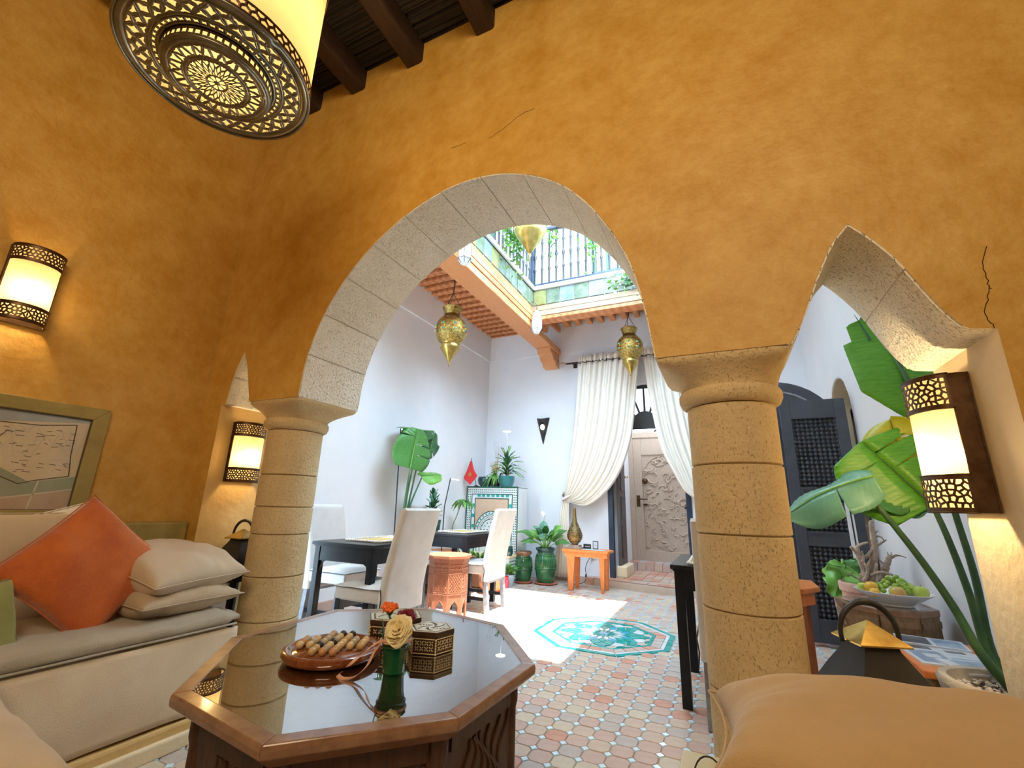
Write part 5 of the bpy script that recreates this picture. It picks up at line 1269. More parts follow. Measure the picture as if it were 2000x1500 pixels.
# tall bird of paradise behind the nearest left table
t = thing('bird_of_paradise', 'tall bird of paradise plant rising behind the black dining tables on the left', 'plant', (-3.42, 4.56, 0))
pot(t, [(.001, 0), (.12, 0), (.15, .02), (.19, .30), (.20, .33), (.18, .33), (.165, .28)], TPOT, .166, .28)
XB = -3.28
bx_ = lambda u, v, x=XB: WX(u, v, x)
b0 = Vector((-3.42, 4.56, .28))
for k, (u1, v1, u2, v2) in enumerate(((790, 985, 801, 914), (794, 975, 806, 912), (798, 985, 815, 908), (800, 990, 824, 932), (786, 1010, 796, 950))):
    stem(t, [b0 + Vector((0, .01 * k - .02, 0)), bx_(787 + k, 1040), bx_(u1, v1), bx_(u2, v2)], .018, .008)
stem(t, [b0, bx_(781, 1040), bx_(786, 1020), bx_(783, 1002)], .008, .003, DRY)
nl_ = Vector((1, -.35, .15))
big_leaf(t, bx_(801, 915), bx_(816, 837), nl_, .52, LEAF, cutsL=(.36, .62), cutsR=(.78,), fold=.1, seed=1, wfn=lambda s: max(0, math.sin(PI * (.10 + .87 * s) ** .8)) ** .5)
big_leaf(t, bx_(812, 905, -3.38), bx_(788, 838, -3.40), nl_, .16, LEAFD, fold=.3, seed=2, droop=-.02)
big_leaf(t, bx_(786, 836, -3.42), bx_(848, 843, -3.40), (.6, -.2, .8), .30, LEAFD, cutsR=(.5, .8), fold=.5, seed=3)
big_leaf(t, bx_(820, 890, -3.38), bx_(858, 872, -3.36), nl_, .20, LEAFD, fold=.4, seed=5, cutsL=(.6,))
big_leaf(t, bx_(822, 930), bx_(862, 926, -3.2), (.5, -.5, .7), .24, LEAFL, cutsR=(.55, .8), fold=.35, seed=4, droop=.05)
big_leaf(t, bx_(840, 880, -3.38), bx_(849, 845, -3.36), nl_, .22, LEAFD, fold=.3, seed=7)

# slim grow lamps
def grow_lamp(label, pts, led, m=IRON, r=.007):
    t = thing('grow_lamp', label, 'plant lamp', pts[0])
    P = [Vector(p) - t.location for p in pts]
    obj('pole', B().tube(P, r, 8), m, t, smooth=180)
    obj('base', B().lathe([(.001, 0), (.05, 0), (.05, .012), (.012, .02)], 16), m, t)
    led(t, P[-1]); return t
def disc(r):
    def f(t, p): obj('head', B().lathe([(.001, .012), (r, .010), (r, 0), (.001, 0)], 24, tuple(p)), WPLAST, t); obj('led_panel', B().lathe([(.001, -.002), (r * .9, -.002)], 24, tuple(p)), LED, t)
    return f
def barled(d):
    def f(t, p): q = p + Vector(d); obj('head', B().bar(p, q, .03, .014), WPLAST, t); obj('led_panel', B().bar(p + Vector((0, 0, -.009)), q + Vector((0, 0, -.009)), .022, .004), LED, t)
    return f
grow_lamp('thin black grow lamp pole left of the bird of paradise, its tip glowing', [WX(770, 1060, -3.5) * 1 if False else (-3.52, WX(770, 1040, -3.52).y, 0), WX(770, 1040, -3.52), WX(783, 836, -3.52)], barled((-.03, .10, .0)))
grow_lamp('thin grow lamp pole with a short arm right of the rosette plant', [(-3.3, WX(866, 1010, -3.3).y, 0), WX(868, 990, -3.3), WX(880, 934, -3.3)], barled((.0, .20, -.005)))
# dark rosette plant on a tall stand behind the middle chair
t = thing('rosette_plant', 'small dark green rosette plant whose top shows above the middle chair', 'plant', (-3.42, 4.95, -.13))
pot(t, [(.001, .78), (.07, .78), (.10, .80), (.115, .97), (.10, .97), (.095, .93)], DTEALG, .095, .93)
obj('stand', B().lathe([(.001, .13), (.15, .13), (.15, .15), (.02, .17), (.02, .74), (.12, .76), (.12, .78), (.001, .78)], 20), DRY, t, smooth=40)
rr_ = random.Random(2)
for k in range(24):
    a = 2.4 * k; z = 1.0 + .012 * k; e = 1.25 - k * .045; p0 = Vector((-3.42, 4.95, z - .13)); d = Vector((math.cos(a) * math.cos(e * .0 + .5 + k * .03), math.sin(a) * math.cos(.5 + k * .03), math.sin(.25 + k * .045)))
    big_leaf(t, p0, p0 + d * (.16 - .002 * k), (0, 0, 1), .06, LEAFD if k % 3 else LEAFT, shape='lance', nl=6, fold=.2, droop=.1, rib=False)
# umbrella plant
t = thing('umbrella_plant', 'thin-stemmed umbrella plant with drooping leaflets left of the mosaic fountain', 'plant', (-3.30, 5.62, 0))
pot(t, [(.001, 0), (.08, 0), (.11, .02), (.14, .26), (.15, .28), (.135, .28), (.125, .24)], TPOT, .125, .24)
top = WY(905, 976, 5.66); stem(t, [(-3.30, 5.62, .25), WY(884, 1040, 5.64), WY(893, 1005, 5.66), top], .007, .005)
for k in range(13):
    a = 2 * PI * k / 13; d = Vector((math.cos(a) * .9, math.sin(a) * .6, -.05 - .35 * abs(math.cos(a)) + .15 * math.sin(k)))
    big_leaf(t, top, top + d * .20, (0, 0, 1), .05, LEAFL if k % 2 else LEAF, shape='lance', nl=6, droop=.35, rib=False)
# low spiky plant and pink pot under the far table
t = thing('spider_plant', 'light green spiky plant in a terracotta pot seen below the far dining table', 'plant', (-3.02, 5.55, 0))
pot(t, [(.001, 0), (.09, 0), (.12, .02), (.15, .32), (.16, .36), (.14, .36), (.13, .32)], TPOT, .13, .32)
for k in range(26):
    a = 2.4 * k; p0 = Vector((-3.02, 5.55, .34)); L_ = rr_.uniform(.16, .26); big_leaf(t, p0, p0 + Vector((math.cos(a) * L_ * .8, math.sin(a) * L_ * .6, L_ * rr_.uniform(.3, .9))), (math.cos(a), math.sin(a), 1), .022, LEAFL, shape='lance', nl=6, droop=.3, rib=False)
t = thing('plant_pot', 'plain terracotta pot on the floor seen between the left dining tables', 'pot', (-3.40, 5.25, 0))
pot(t, [(.001, 0), (.10, 0), (.13, .02), (.165, .40), (.18, .42), (.18, .46), (.16, .46), (.15, .40)], TPOT, .15, .40)
t = thing('plant_pot', 'orange terracotta pot on a saucer under the sunlit dining chair', 'pot', (-2.72, 5.30, 0))
pot(t, [(.001, .02), (.10, .02), (.15, .08), (.165, .16), (.15, .25), (.12, .29), (.125, .31), (.11, .31)], TPOT, .11, .28)
obj('saucer', B().lathe([(.001, 0), (.15, 0), (.18, .03), (.17, .035), (.14, .015), (.001, .012)], 28), TPOT, t, smooth=45)

# mosaic wall fountain
FX0, FX1, FY, FH = -3.63, -2.76, 6.15, 1.30
ft = thing('mosaic_fountain', 'green and white mosaic wall fountain with a pointed arch in the courtyard corner', 'fountain', ((FX0 + FX1) / 2, FY, 0))
fw = (FX1 - FX0) / 2
obj('slab', B().box(-fw, fw, 0, .34, 0, FH), WHITE, ft)
obj('cap', B().box(-fw, fw, -.004, .34, FH - .012, FH + .012), WHITE, ft, bevel=.004); obj('cap_edge', B().box(-fw, fw, -.013, -.004, FH - .012, FH + .012), ZGREEN, ft)
obj('white_field', B().box(-fw, fw, -.006, 0, .02, FH - .012), ZWHITE, ft)
obj('plaster_field', B().box(-fw + .16, fw - .16, -.009, -.006, .02, FH - .175), MAPP, ft)
def trimbar(x0, x1, z0, z1): obj('trim_bar', B().box(x0, x1, -.013, -.005, z0, z1), ZGREEN, ft)
for x in (-fw, fw - .014): trimbar(x, x + .014, 0, FH - .012)
for d in (.088, .150):
    trimbar(-fw + d, -fw + d + .010, 0, FH - d - .012); trimbar(fw - d - .010, fw - d, 0, FH - d - .012); trimbar(-fw + d, fw - d, FH - d - .024, FH - d - .012)
dots = B(); n_ = int(2 * fw / .034)
for i in range(n_):
    for j in range(2): x = -fw + .032 + i * (2 * fw - .064) / (n_ - 1); dots.box(x - .0075, x + .0075, -.009, -.006, FH - .043 - j * .032 - .0075, FH - .043 - j * .032 + .0075)
for i in range(34):
    for j in range(2):
        z = FH - .115 - i * .034
        for s in (-1, 1): x = s * (fw - .032 - j * .032); dots.box(x - .0075, x + .0075, -.009, -.006, z - .0075, z + .0075)
def archp(r, k, n=20):
    a = PI * k / n; x = r * math.cos(a); return (x, .62 + r * math.sin(a) ** .9 * (1.12 + .10 * (1 - abs(x) / r)))
for r0, r1 in ((.265, .275), (.225, .233), (.175, .183)):
    P0 = [(r0, .1)] + [archp(r0, k) for k in range(21)] + [(-r0, .1)]; P1 = [(r1, .1)] + [archp(r1, k) for k in range(21)] + [(-r1, .1)]
    obj('arch_band', B().prism(P1 + P0[::-1], -.014, -.006, 'y'), ZGREEN, ft)
obj('arch_field', B().prism([(.265, .1)] + [archp(.265, k) for k in range(21)] + [(-.265, .1)], -.011, -.006, 'y'), ZWHITE, ft)
gt = B()
for k in range(1, 28, 2):
    a = archp(.249, k * 20 / 28); gt.box(a[0] - .011, a[0] + .011, -.0125, -.008, a[1] - .011, a[1] + .011)
for k in range(0, 30):
    a = archp(.204, k * 20 / 29); dots.box(a[0] - .006, a[0] + .006, -.0125, -.008, a[1] - .006, a[1] + .006)
for k in range(14):
    x = -fw + .175 + k * (2 * fw - .35) / 13
    if k % 2: gt.box(x - .026, x + .026, -.009, -.006, FH - .145, FH - .105)
    for s in (-1, 1):
        if k % 2: gt.box(s * (fw - .124) - .02, s * (fw - .124) + .02, -.009, -.006, FH - .22 - k * .075, FH - .17 - k * .075)
for rr1, nn_ in ((.0, 1), (.055, 6), (.11, 12), (.155, 18)):
    for k in range(nn_): a = 2 * PI * k / nn_; dots.box(rr1 * math.cos(a) - .008, rr1 * math.cos(a) + .008, -.0125, -.008, .68 + rr1 * math.sin(a) - .008, .68 + rr1 * math.sin(a) + .008)
stuff(obj('dark_tessera', dots, ZGREEN, ft)); stuff(obj('green_tessera', gt, ZTURQ, ft))
bs = obj('basin', B().prism([(-fw, 0), (-fw, -.26), (-fw + .1, -.34), (fw - .1, -.34), (fw, -.26), (fw, 0)], 0, .34), ZWHITE, ft)
obj('basin_rim', B().prism([(-fw, 0), (-fw, -.27), (-fw + .1, -.35), (fw - .1, -.35), (fw + .01, -.27), (fw + .01, 0)], .34, .37), CREAM_P, ft, bevel=.006)
dd = B()
for i in range(22):
    for j in range(7):
        x = -fw + .12 + i * (2 * fw - .24) / 21; z = .04 + j * .042; dd.box(x - .009, x + .009, -.343, -.339, z - .009, z + .009)
for i in range(7):
    for j in range(7): y = -.03 - i * .034; z = .04 + j * .042; dd.box(fw - .001, fw + .003, y - .009, y + .009, z - .009, z + .009)
stuff(obj('basin_tessera', dd, ZGREEN, ft))
# pots along the top of the fountain
ZF = FH + .012
t = thing('glazed_bowl', 'dark teal glazed bowl on the left end of the fountain top beside the flag', 'pot', (-3.40, 6.30, ZF))
pot(t, [(.001, 0), (.07, 0), (.11, .04), (.125, .09), (.115, .14), (.105, .15), (.10, .14)], DTEALG, .10, .13)
obj('dry_stalk', B().tube([(0, 0, .12), (.01, 0, .16), (.03, .01, .18)], .004, 5), DRY, t); obj('dry_stalk', B().tube([(-.03, 0, .12), (-.02, 0, .17)], .004, 5), DRY, t)
t = thing('dracaena', 'dracaena with narrow dark leaves in a bright teal pot on the fountain top', 'plant', (-3.03, 6.30, ZF))
pot(t, [(.001, 0), (.075, 0), (.10, .02), (.122, .08), (.128, .14), (.13, .16), (.12, .16), (.115, .14)], TEALG, .115, .14)
p0 = Vector((-3.03, 6.30, ZF)); stem(t, [p0 + Vector((0, 0, .14)), p0 + Vector((.01, 0, .25)), p0 + Vector((.0, 0, .40))], .012, .008, DRY)
for k in range(34):
    a = 2.4 * k; h = .16 + .24 * (k / 34); L_ = rr_.uniform(.22, .32) * (1.1 - .3 * k / 34); el = -.1 + 1.3 * (k / 34) ** 1.3
    d = Vector((math.cos(a) * math.cos(el), math.sin(a) * math.cos(el) * .8, math.sin(el) + .35)); q = p0 + Vector((0, 0, h))
    big_leaf(t, q, q + d * L_, (0, -.2, 1), .032, LEAFD if k % 4 else LEAFL, shape='lance', nl=8, droop=.45 - .3 * k / 34, rib=False)
t = thing('spider_plant', 'arching light green spider plant spilling over the fountain edge between two pots', 'plant', (-3.21, 6.28, ZF))
pot(t, [(.001, 0), (.06, 0), (.085, .10), (.095, .12), (.085, .12)], IRON, .08, .11)
p0 = Vector((-3.21, 6.28, ZF + .11))
for k in range(20):
    a = -PI / 2 + rr_.uniform(-1.1, 1.1); L_ = rr_.uniform(.16, .26); d = Vector((math.cos(a) * .7, math.sin(a), rr_.uniform(.3, .9)))
    big_leaf(t, p0, p0 + d * L_, (0, 0, 1), .020, LEAFL, shape='lance', nl=8, droop=.9, rib=False)
for k in range(16):
    d = Vector((rr_.uniform(-.35, .25), rr_.uniform(-.1, .2), 1)); big_leaf(t, p0, p0 + d * rr_.uniform(.18, .34), (0, -1, 0), .010, STRAW, shape='lance', nl=5, rib=False)
for k in range(3): stem(t, [p0, p0 + Vector((-.03 + .02 * k, .05, .3)), p0 + Vector((-.10 + .04 * k, .08, .62))], .003, .0015, DRY, 'dry_stalk')
grow_lamp('white disc grow lamp above the dracaena on the fountain top', [(-3.10, 6.43, ZF), (-3.10, 6.43, 1.9), (-3.11, 6.43, 2.19)], disc(.075), WPLAST, .004)
t = thing('small_flag', 'small red flag with a golden star emblem hanging on a stick at the fountain', 'flag', (-3.52, 6.02, ZF))
obj('stick', B().tube([(.06, .10, 0), (.0, .01, .42)], .005, 6), IRON, t); obj('foot', B().lathe([(.001, 0), (.03, 0), (.03, .01), (.001, .012)], 12, (.06, .1, 0)), IRON, t)
FT, FL_, FB, FR = (.0, -.01, .385), (-.105, -.015, .12), (.02, -.02, -.005 + .012), (.125, -.005, .15)
def flg(u, v):
    a = [FT[i] + (FL_[i] - FT[i]) * v for i in range(3)]; c = [FR[i] + (FB[i] - FR[i]) * v for i in range(3)]
    p = [a[i] + (c[i] - a[i]) * u for i in range(3)]; p[1] += .012 * math.sin(u * 7 + v * 3); return tuple(p)
obj('cloth', B().grid(flg, 14, 14), FLAGR, t, smooth=180, solid=.002)
sb = B(); cx_, cz_ = .015, .165
P5 = [(cx_ + .036 * math.sin(4 * PI * k / 5), cz_ + .036 * math.cos(4 * PI * k / 5)) for k in range(5)]
for k in range(5): a, c = P5[k], P5[(k + 1) % 5]; sb.bar((a[0], -.028, a[1]), (c[0], -.028, c[1]), .006, .008, (0, 1, 0))
obj('emblem', sb, GOLD, t)
t = thing('glazed_cup', 'dark teal glazed cup pot standing on the basin edge of the fountain', 'pot', (-2.80, 5.93, .37))
pot(t, [(.001, 0), (.055, 0), (.068, .03), (.07, .08), (.062, .11), (.068, .12), (.058, .12)], DTEALG, .058, .10)

# green glazed jars with red saucers
def jar(label, loc, r, h, body, rim):
    t = thing('glazed_jar', label, 'jar', loc)
    obj('saucer', B().lathe([(.001, 0), (r * .95, 0), (r * 1.15, .025), (r * 1.1, .03), (r * .9, .014), (.001, .014)], 32), SAUCER, t, smooth=45)
    prof = [(.001, .014), (r * .72, .014), (r * .80, .03), (r * .97, h * .33), (r, h * .45), (r * .99, h * .60), (r * .90, h * .78), (r * .78, h * .86)]
    obj('body', B().lathe(prof, 36), body, t, smooth=60)
    obj('neck', B().lathe([(r * .78, h * .86), (r * .80, h * .89), (r * .95, h * .94), (r * .97, h * .985), (r * .93, h), (r * .82, h * .99), (r * .76, h * .93)], 36), rim, t, smooth=60)
    obj('soil', B().lathe([(.001, h * .95), (r * .77, h * .94)], 20), SOIL, t)
    fb = B()
    for k in range(30):
        a = 2 * PI * k / 30; fb.tube([(rr * math.cos(a) * 1.005, rr * math.sin(a) * 1.005, z) for rr, z in ((r * 1.0, h * .47), (r * .99, h * .60), (r * .91, h * .77))], .006, 5)
    stuff(obj('flute', fb, body, t, smooth=180))
    for z, rr in ((.44, 1.005), (.40, .995), (.80, .885)):
        obj('beaded_ring', B().tube([(r * rr * math.cos(2 * PI * k / 40), r * rr * math.sin(2 * PI * k / 40), h * z + .004 * math.sin(k * PI)) for k in range(41)], .009, 6), body, t, smooth=180)
    return t
jar('green glazed jar with a brown rim, the smaller one of the pair on the floor', (-2.68, 6.20, 0), .125, .415, GREENG, GREENG2)
jt = jar('tall dark green glazed jar planted with a peace lily', (-2.37, 6.27, 0), .148, .48, GREENG, DTEALG)
p0 = Vector((-2.37, 6.27, .46))
for k in range(22):
    a = 2.4 * k + .3; L_ = rr_.uniform(.34, .50); el = rr_.uniform(.45, 1.25); d = Vector((math.cos(a) * math.cos(el), math.sin(a) * math.cos(el) * .8 - .15, math.sin(el)))
    q = p0 + d * L_ * .45; d2 = (d + Vector((0, 0, -.25))).normalized(); stem(jt, [p0 + Vector((math.cos(a) * .03, math.sin(a) * .03, 0)), p0 + d * L_ * .25, q], .006, .004, LEAFL)
    big_leaf(jt, q, q + d2 * L_ * .62, (d.x * .2, -.5, 1), .135, (LEAF, LEAFL, LEAF, LEAFT)[k % 4], shape='lance', nl=10, droop=.28, fold=.15)
stem(jt, [p0, p0 + Vector((.0, -.08, .3)), p0 + Vector((.02, -.12, .43))], .004, .003, LEAFL)
big_leaf(jt, p0 + Vector((.02, -.12, .43)), p0 + Vector((-.02, -.13, .52)), (0, -1, .3), .06, CWHITE, shape='lance', nl=8, rib=False)
t = thing('small_pot_plant', 'small leafy plant in a pale blue pot beside the fountain basin', 'plant', (-2.74, 5.86, 0))
pot(t, [(.001, 0), (.06, 0), (.075, .09), (.085, .14), (.075, .14), (.07, .12)], BLUEP, .07, .12)
for k in range(20):
    a = 2.4 * k; el = rr_.uniform(.5, 1.4); d = Vector((math.cos(a) * math.cos(el), math.sin(a) * math.cos(el), math.sin(el))); p0 = Vector((-2.74, 5.86, .12))
    big_leaf(t, p0 + d * .05, p0 + d * rr_.uniform(.14, .23), (0, 0, 1), .045, LEAFL if k % 3 else LEAF, shape='lance', nl=5, droop=.3, rib=False)
t = thing('small_pot', 'little shiny red pot on the floor in front of the fountain', 'pot', (-2.72, 5.68, 0))
pot(t, [(.001, 0), (.055, 0), (.05, .015), (.065, .05), (.06, .09), (.045, .11), (.055, .14), (.05, .14)], REDP, .045, .12)

# ------------------------------------------------------------------ right-hand corner behind the small arch
# lattice door leaf standing open
lx0, lx1, lY, lz0, lz1 = .53, 1.035, 4.76, .03, 2.05
ld_ = thing('lattice_door', 'charcoal painted wooden lattice door standing open beyond the right arch', 'door', ((lx0 + lx1) / 2, lY, lz0), -.02)
w2 = (lx1 - lx0) / 2; H2 = lz1 - lz0
obj('stile', B().box(-w2, -w2 + .085, -.022, .022, 0, H2), LATT, ld_, bevel=.004); obj('stile', B().box(w2 - .085, w2, -.022, .022, 0, H2), LATT, ld_, bevel=.004)
rails = [(0, .17), (.76, .86), (1.14, 1.23), (H2 - .16, H2)]
for a, c in rails: obj('rail', B().box(-w2 + .085, w2 - .085, -.022, .022, a, c), LATT, ld_, bevel=.004)
obj('backing', B().box(-w2 + .085, w2 - .085, .006, .012, .1, H2 - .1), IRON, ld_)
x0, x1 = -w2 + .09, w2 - .09; nx = 9; sx = (x1 - x0) / nx
for (za, zb) in ((.17, .76), (.86, 1.14), (1.23, H2 - .16)):
    nz = round((zb - za) / sx); sz = (zb - za) / nz; lb = B(); kb = B()
    for i in range(nx + 1): x = x0 + i * sx; lb.box(x - .004, x + .004, -.006, .004, za, zb)
    for j in range(nz + 1): z = za + j * sz; lb.box(x0, x1, -.006, .004, z - .004, z + .004)
    for i in range(nx + 1):
        for j in range(nz + 1): kb.sphere((x0 + i * sx, -.004, za + j * sz), .0155, 6, 4)
    stuff(obj('turned_lattice', kb, LATT, ld_, smooth=180)); stuff(obj('lattice_bar', lb, LATT, ld_))
    for z in (za, zb): obj('moulding', B().box(x0 - .006, x1 + .006, -.030, -.016, z - .01, z + .01), LATT, ld_)
ar = thing('arched_transom', 'charcoal arched panel rising behind the lattice door', 'panel', (.50, 4.98, 0))
ap_ = [(.56 * math.cos(PI * k / 20), 1.72 + .58 * math.sin(PI * k / 20)) for k in range(21)]
obj('panel', B().prism([(.56, 0), *ap_, (-.56, 0)], -.02, .02, 'y'), LATT, ar)
obj('beading', B().tube([(.46 * math.cos(PI * k / 20), -.022, 1.72 + .48 * math.sin(PI * k / 20)) for k in range(21)], .009, 6), GREYW, ar, smooth=180)
# white T-shaped plant lamp in front of it
tl = thing('grow_lamp', 'white T-shaped plant lamp in front of the lattice door', 'plant lamp', (.80, 4.58, 0))
tp = WY(1648, 957, 4.56) - tl.location; bt_ = WY(1676, 1110, 4.56) - tl.location
obj('post', B().bar((bt_.x, bt_.y, 0), (tp.x, tp.y, tp.z), .022, .022, (0, 1, 0)), WPLAST, tl); obj('post', B().bar((bt_.x + .03, bt_.y, 0), (tp.x + .03, tp.y, tp.z), .012, .012, (0, 1, 0)), WPLAST, tl)
obj('head', B().box(tp.x - .14, tp.x + .09, tp.y - .03, tp.y + .03, tp.z, tp.z + .022), WPLAST, tl, bevel=.006); obj('base', B().box(bt_.x - .08, bt_.x + .1, bt_.y - .08, bt_.y + .08, 0, .012), WPLAST, tl)
# carved chest-table with glass top
kt = thing('carved_side_table', 'octagonal carved brown side table with a glass top carrying the fruit plate', 'table', (.80, 3.56, 0), .05)
RK = .245; HK = .545
ok = [Vector((RK * math.cos(PI / 8 + k * PI / 4), RK * .95 * math.sin(PI / 8 + k * PI / 4))) for k in range(8)]
for k in range(8):
    a, c = ok[k], ok[(k + 1) % 8]; ai, ci = a * .86, c * .86
    obj('rim', B().prism([tuple(a), tuple(c), tuple(ci), tuple(ai)], HK - .035, HK), RIMW, kt, bevel=.004)
    d = (c - a).normalized(); nr = Vector((d.y, -d.x)); L = (c - a).length * .93; mid = (a + c) / 2 * .93; M = Matrix(((d.x, d.y, 0), (0, 0, 1), (nr.x, nr.y, 0))).transposed()
    pn = obj('panel', B().obox((mid.x, mid.y, (HK - .035) / 2), (L / 2, (HK - .035) / 2, .01), M), CARVW, kt)
    cb3 = B()
    for i in range(5):
        x = -L / 2 + .02 + i * (L - .04) / 4; cb3.tube([tuple(mid.to_3d() + M @ Vector((x + .012 * math.sin(z * 50 + i), 0, .011)) + Vector((0, 0, z))) for z in [.06 + .36 * q / 8 for q in range(9)]], .006, 5)
    cb3.obox((mid.x + nr.x * .008, mid.y + nr.y * .008, HK - .075), (L / 2, .016, .008), M)
    obj('carving', cb3, CARVW, pn, smooth=60)
obj('carved_top', B().prism([tuple(p * .86) for p in ok], HK - .04, HK - .012), CARVW, kt); obj('glass_top', B().prism([tuple(p * .86) for p in ok], HK - .006, HK - .001), GLASS, kt)
# plate of fruit
pl = Vector((.845, 3.53, HK)); t = thing('fruit_plate', 'wide white china fruit plate on the carved side table', 'plate', pl)
RP = .185
obj('dish', B().lathe([(.001, 0), (.085, 0), (.088, .008), (.10, .016), (.150, .05), (RP, .072), (RP + .002, .076), (RP - .004, .077), (.145, .058), (.09, .024), (.001, .020)], 48), CHINA, t, smooth=60)
obj('foot_ring', B().tube([(.087 * math.cos(2 * PI * k / 32), .087 * math.sin(2 * PI * k / 32), .006) for k in range(33)], .004, 6), CHINA, t, smooth=180)
def fruit(name, label, cat, off, r, m, squash=.92, group=None):
    t = thing(name, label, cat, pl + Vector(off), 0, group)
    obj('flesh', B().lathe([(.001, -.82 * r), (.35 * r, -.9 * r * squash), (.8 * r, -.6 * r), (r, 0), (.92 * r, .5 * r), (.55 * r, .85 * r), (.25 * r, .88 * r), (.001, .74 * r)], 18), m, t, smooth=180)
    obj('stalk', B().tube([(0, 0, .72 * r), (.004, 0, 1.1 * r)], .002, 5), DRY, t); return t
fruit('apple', 'green apple at the right rim of the fruit plate', 'fruit', (.115, -.06, .085), .038, APPLE)
fruit('apple', 'blushed green apple at the front of the fruit plate', 'fruit', (-.005, -.11, .078), .040, PEAR)
fruit('apple', 'pale green apple at the back of the fruit plate, behind the grapes', 'fruit', (.09, .07, .085), .038, APPLE)
fruit('orange', 'yellow orange at the left end of the fruit plate', 'fruit', (-.105, -.03, .088), .036, ORNG)
fruit('orange', 'yellow-orange fruit lower left on the plate, below the other orange', 'fruit', (-.105, -.095, .070), .027, ORNG)
fruit('apple', 'small green apple at the far left of the fruit plate', 'fruit', (-.145, -.005, .085), .026, APPLE)
rg = random.Random(8)
gp = thing('grape_bunch', 'bunch of green grapes heaped in the middle of the fruit plate', 'fruit', pl)
obj('stalk', B().tube(crom([(-.06, .0, .11), (-.02, -.02, .135), (.03, .0, .13), (.07, .02, .11)], 4), .003, 5), DRY, gp)
gb0 = None
for k in range(62):
    a = rg.uniform(0, 2 * PI); r = rg.uniform(0, 1) ** .6; x, y = .015 + .098 * r * math.cos(a), -.01 + .075 * r * math.sin(a); z = .052 + .088 * (1 - r ** 2) * rg.uniform(.55, 1) + .018
    if gb0 is None: gb0 = g_ = obj('grape', B().sphere((0, 0, 0), (.0135, .0125, .016), 10, 7), GRAPE, gp, smooth=180)
    else: g_ = copy_obj(gb0, gp)
    g_.location = (x, y, z); g_.rotation_euler = (rg.uniform(-1, 1), rg.uniform(-1, 1), 0)
# wrapped glass pieces at the plate's foot
t = thing('cellophane_bag', 'crumpled clear cellophane bag on the left end of the carved side table', 'bag', (.68, 3.44, HK))
def cel(u, v): 
    p = Vector(((u - .5) * .15, (v - .5) * .09, .012)); return (p.x, p.y, .010 + .028 * (1 - (2 * u - 1) ** 2) * (1 - (2 * v - 1) ** 2) + .012 * noise.noise(Vector((u * 9, v * 9, 1))))
obj('film', B().grid(cel, 20, 14), GLASS2, t); obj('content', B().sphere((-.02, 0, .012), (.04, .02, .012), 8, 5).sphere((.03, .005, .012), (.03, .018, .012), 8, 5), CHINA, t, smooth=180)
# terracotta pots, leafy plant, driftwood
def tpot(name, label, loc, r, h, m):
    t = thing(name, label, 'pot', loc); obj('body', B().lathe([(.001, 0), (r * .62, 0), (r * .66, .02), (r * .93, h - .06)], 32), m, t, smooth=45)
    obj('rim', B().lathe([(r * .93, h - .06), (r, h - .055), (r * 1.03, h - .01), (r, h), (r * .90, h), (r * .88, h - .05)], 32), m, t, smooth=45); obj('soil', B().lathe([(.001, h - .045), (r * .88, h - .05)], 20), SOIL, t); return t
dw = tpot('dry_plant', 'tall pink terracotta pot with a pale branching dry trunk, behind the fruit plate', (.80, 4.00, 0), .135, .60, PPOT); dw['category'] = 'dry plant'
pB = tpot('leafy_plant', 'tall pink terracotta pot with a big crinkled light green leaf, farther back', (.80, 4.30, 0), .15, .635, PPOT); pB['category'] = 'plant'
p0 = Vector((.76, 4.24, .62))
stem(pB, [p0, p0 + Vector((-.02, -.05, .10)), WY(1645, 1103, 4.15)], .012, .007, LEAFL)
big_leaf(pB, WY(1652, 1104, 4.14), WY(1630, 1166, 4.04), (-.1, -1, .4), .26, LEAFL, shape='heart', fold=.15, wave=.03, seed=3, wfn=lambda s: max(0, (1 - s)) ** .4 * min(1, .5 + 2 * s) * (1 + .12 * math.sin(s * 22)))
big_leaf(pB, WY(1655, 1110, 4.16), WY(1616, 1102, 4.06), (-.1, -.8, .7), .16, LEAFL, shape='heart', fold=.2, wave=.02, seed=6)
big_leaf(pB, WY(1655, 1115, 4.16), WY(1672, 1092, 4.2), (0, -.8, .6), .12, LEAF, shape='lance', seed=9)
YD = 3.98
def branch(pts, r0, r1): 
    P = [WY(u, v, YD + dy) for u, v, dy in pts]; C = crom([tuple(p - dw.location) for p in P], 6); C = [Vector(c) + Vector((rg.uniform(-.004, .004), rg.uniform(-.004, .004), 0)) for c in C]
    obj('branch', B().tube(C, [r0 + (r1 - r0) * i / (len(C) - 1) for i in range(len(C))], 7), DRY, dw, smooth=180)
branch([(1700, 1140, 0), (1702, 1110, 0), (1706, 1085, 0), (1708, 1065, 0), (1703, 1042, 0), (1700, 1022, 0), (1706, 1018, 0)], .030, .008)
branch([(1700, 1138, -.03), (1688, 1115, -.04), (1680, 1090, -.04), (1672, 1078, -.04), (1662, 1068, -.05)], .022, .010)
branch([(1679, 1090, -.04), (1674, 1072, -.04), (1682, 1063, -.02), (1695, 1060, 0)], .014, .007)
branch([(1688, 1118, -.04), (1686, 1095, -.05), (1683, 1076, -.05)], .014, .006)
branch([(1690, 1090, -.02), (1700, 1078, -.01), (1713, 1066, .0), (1722, 1060, .02), (1730, 1055, .02)], .012, .004)
branch([(1705, 1052, 0), (1714, 1047, 0), (1722, 1050, 0), (1728, 1058, 0)], .006, .003)
branch([(1702, 1030, 0), (1707, 1042, 0), (1714, 1036, .01)], .006, .003)
branch([(1704, 1045, 0), (1696, 1030, 0), (1690, 1026, 0)], .006, .003)
branch([(1722, 1140, .04), (1728, 1118, .04), (1733, 1100, .04), (1737, 1090, .05), (1742, 1086, .05)], .026, .012)
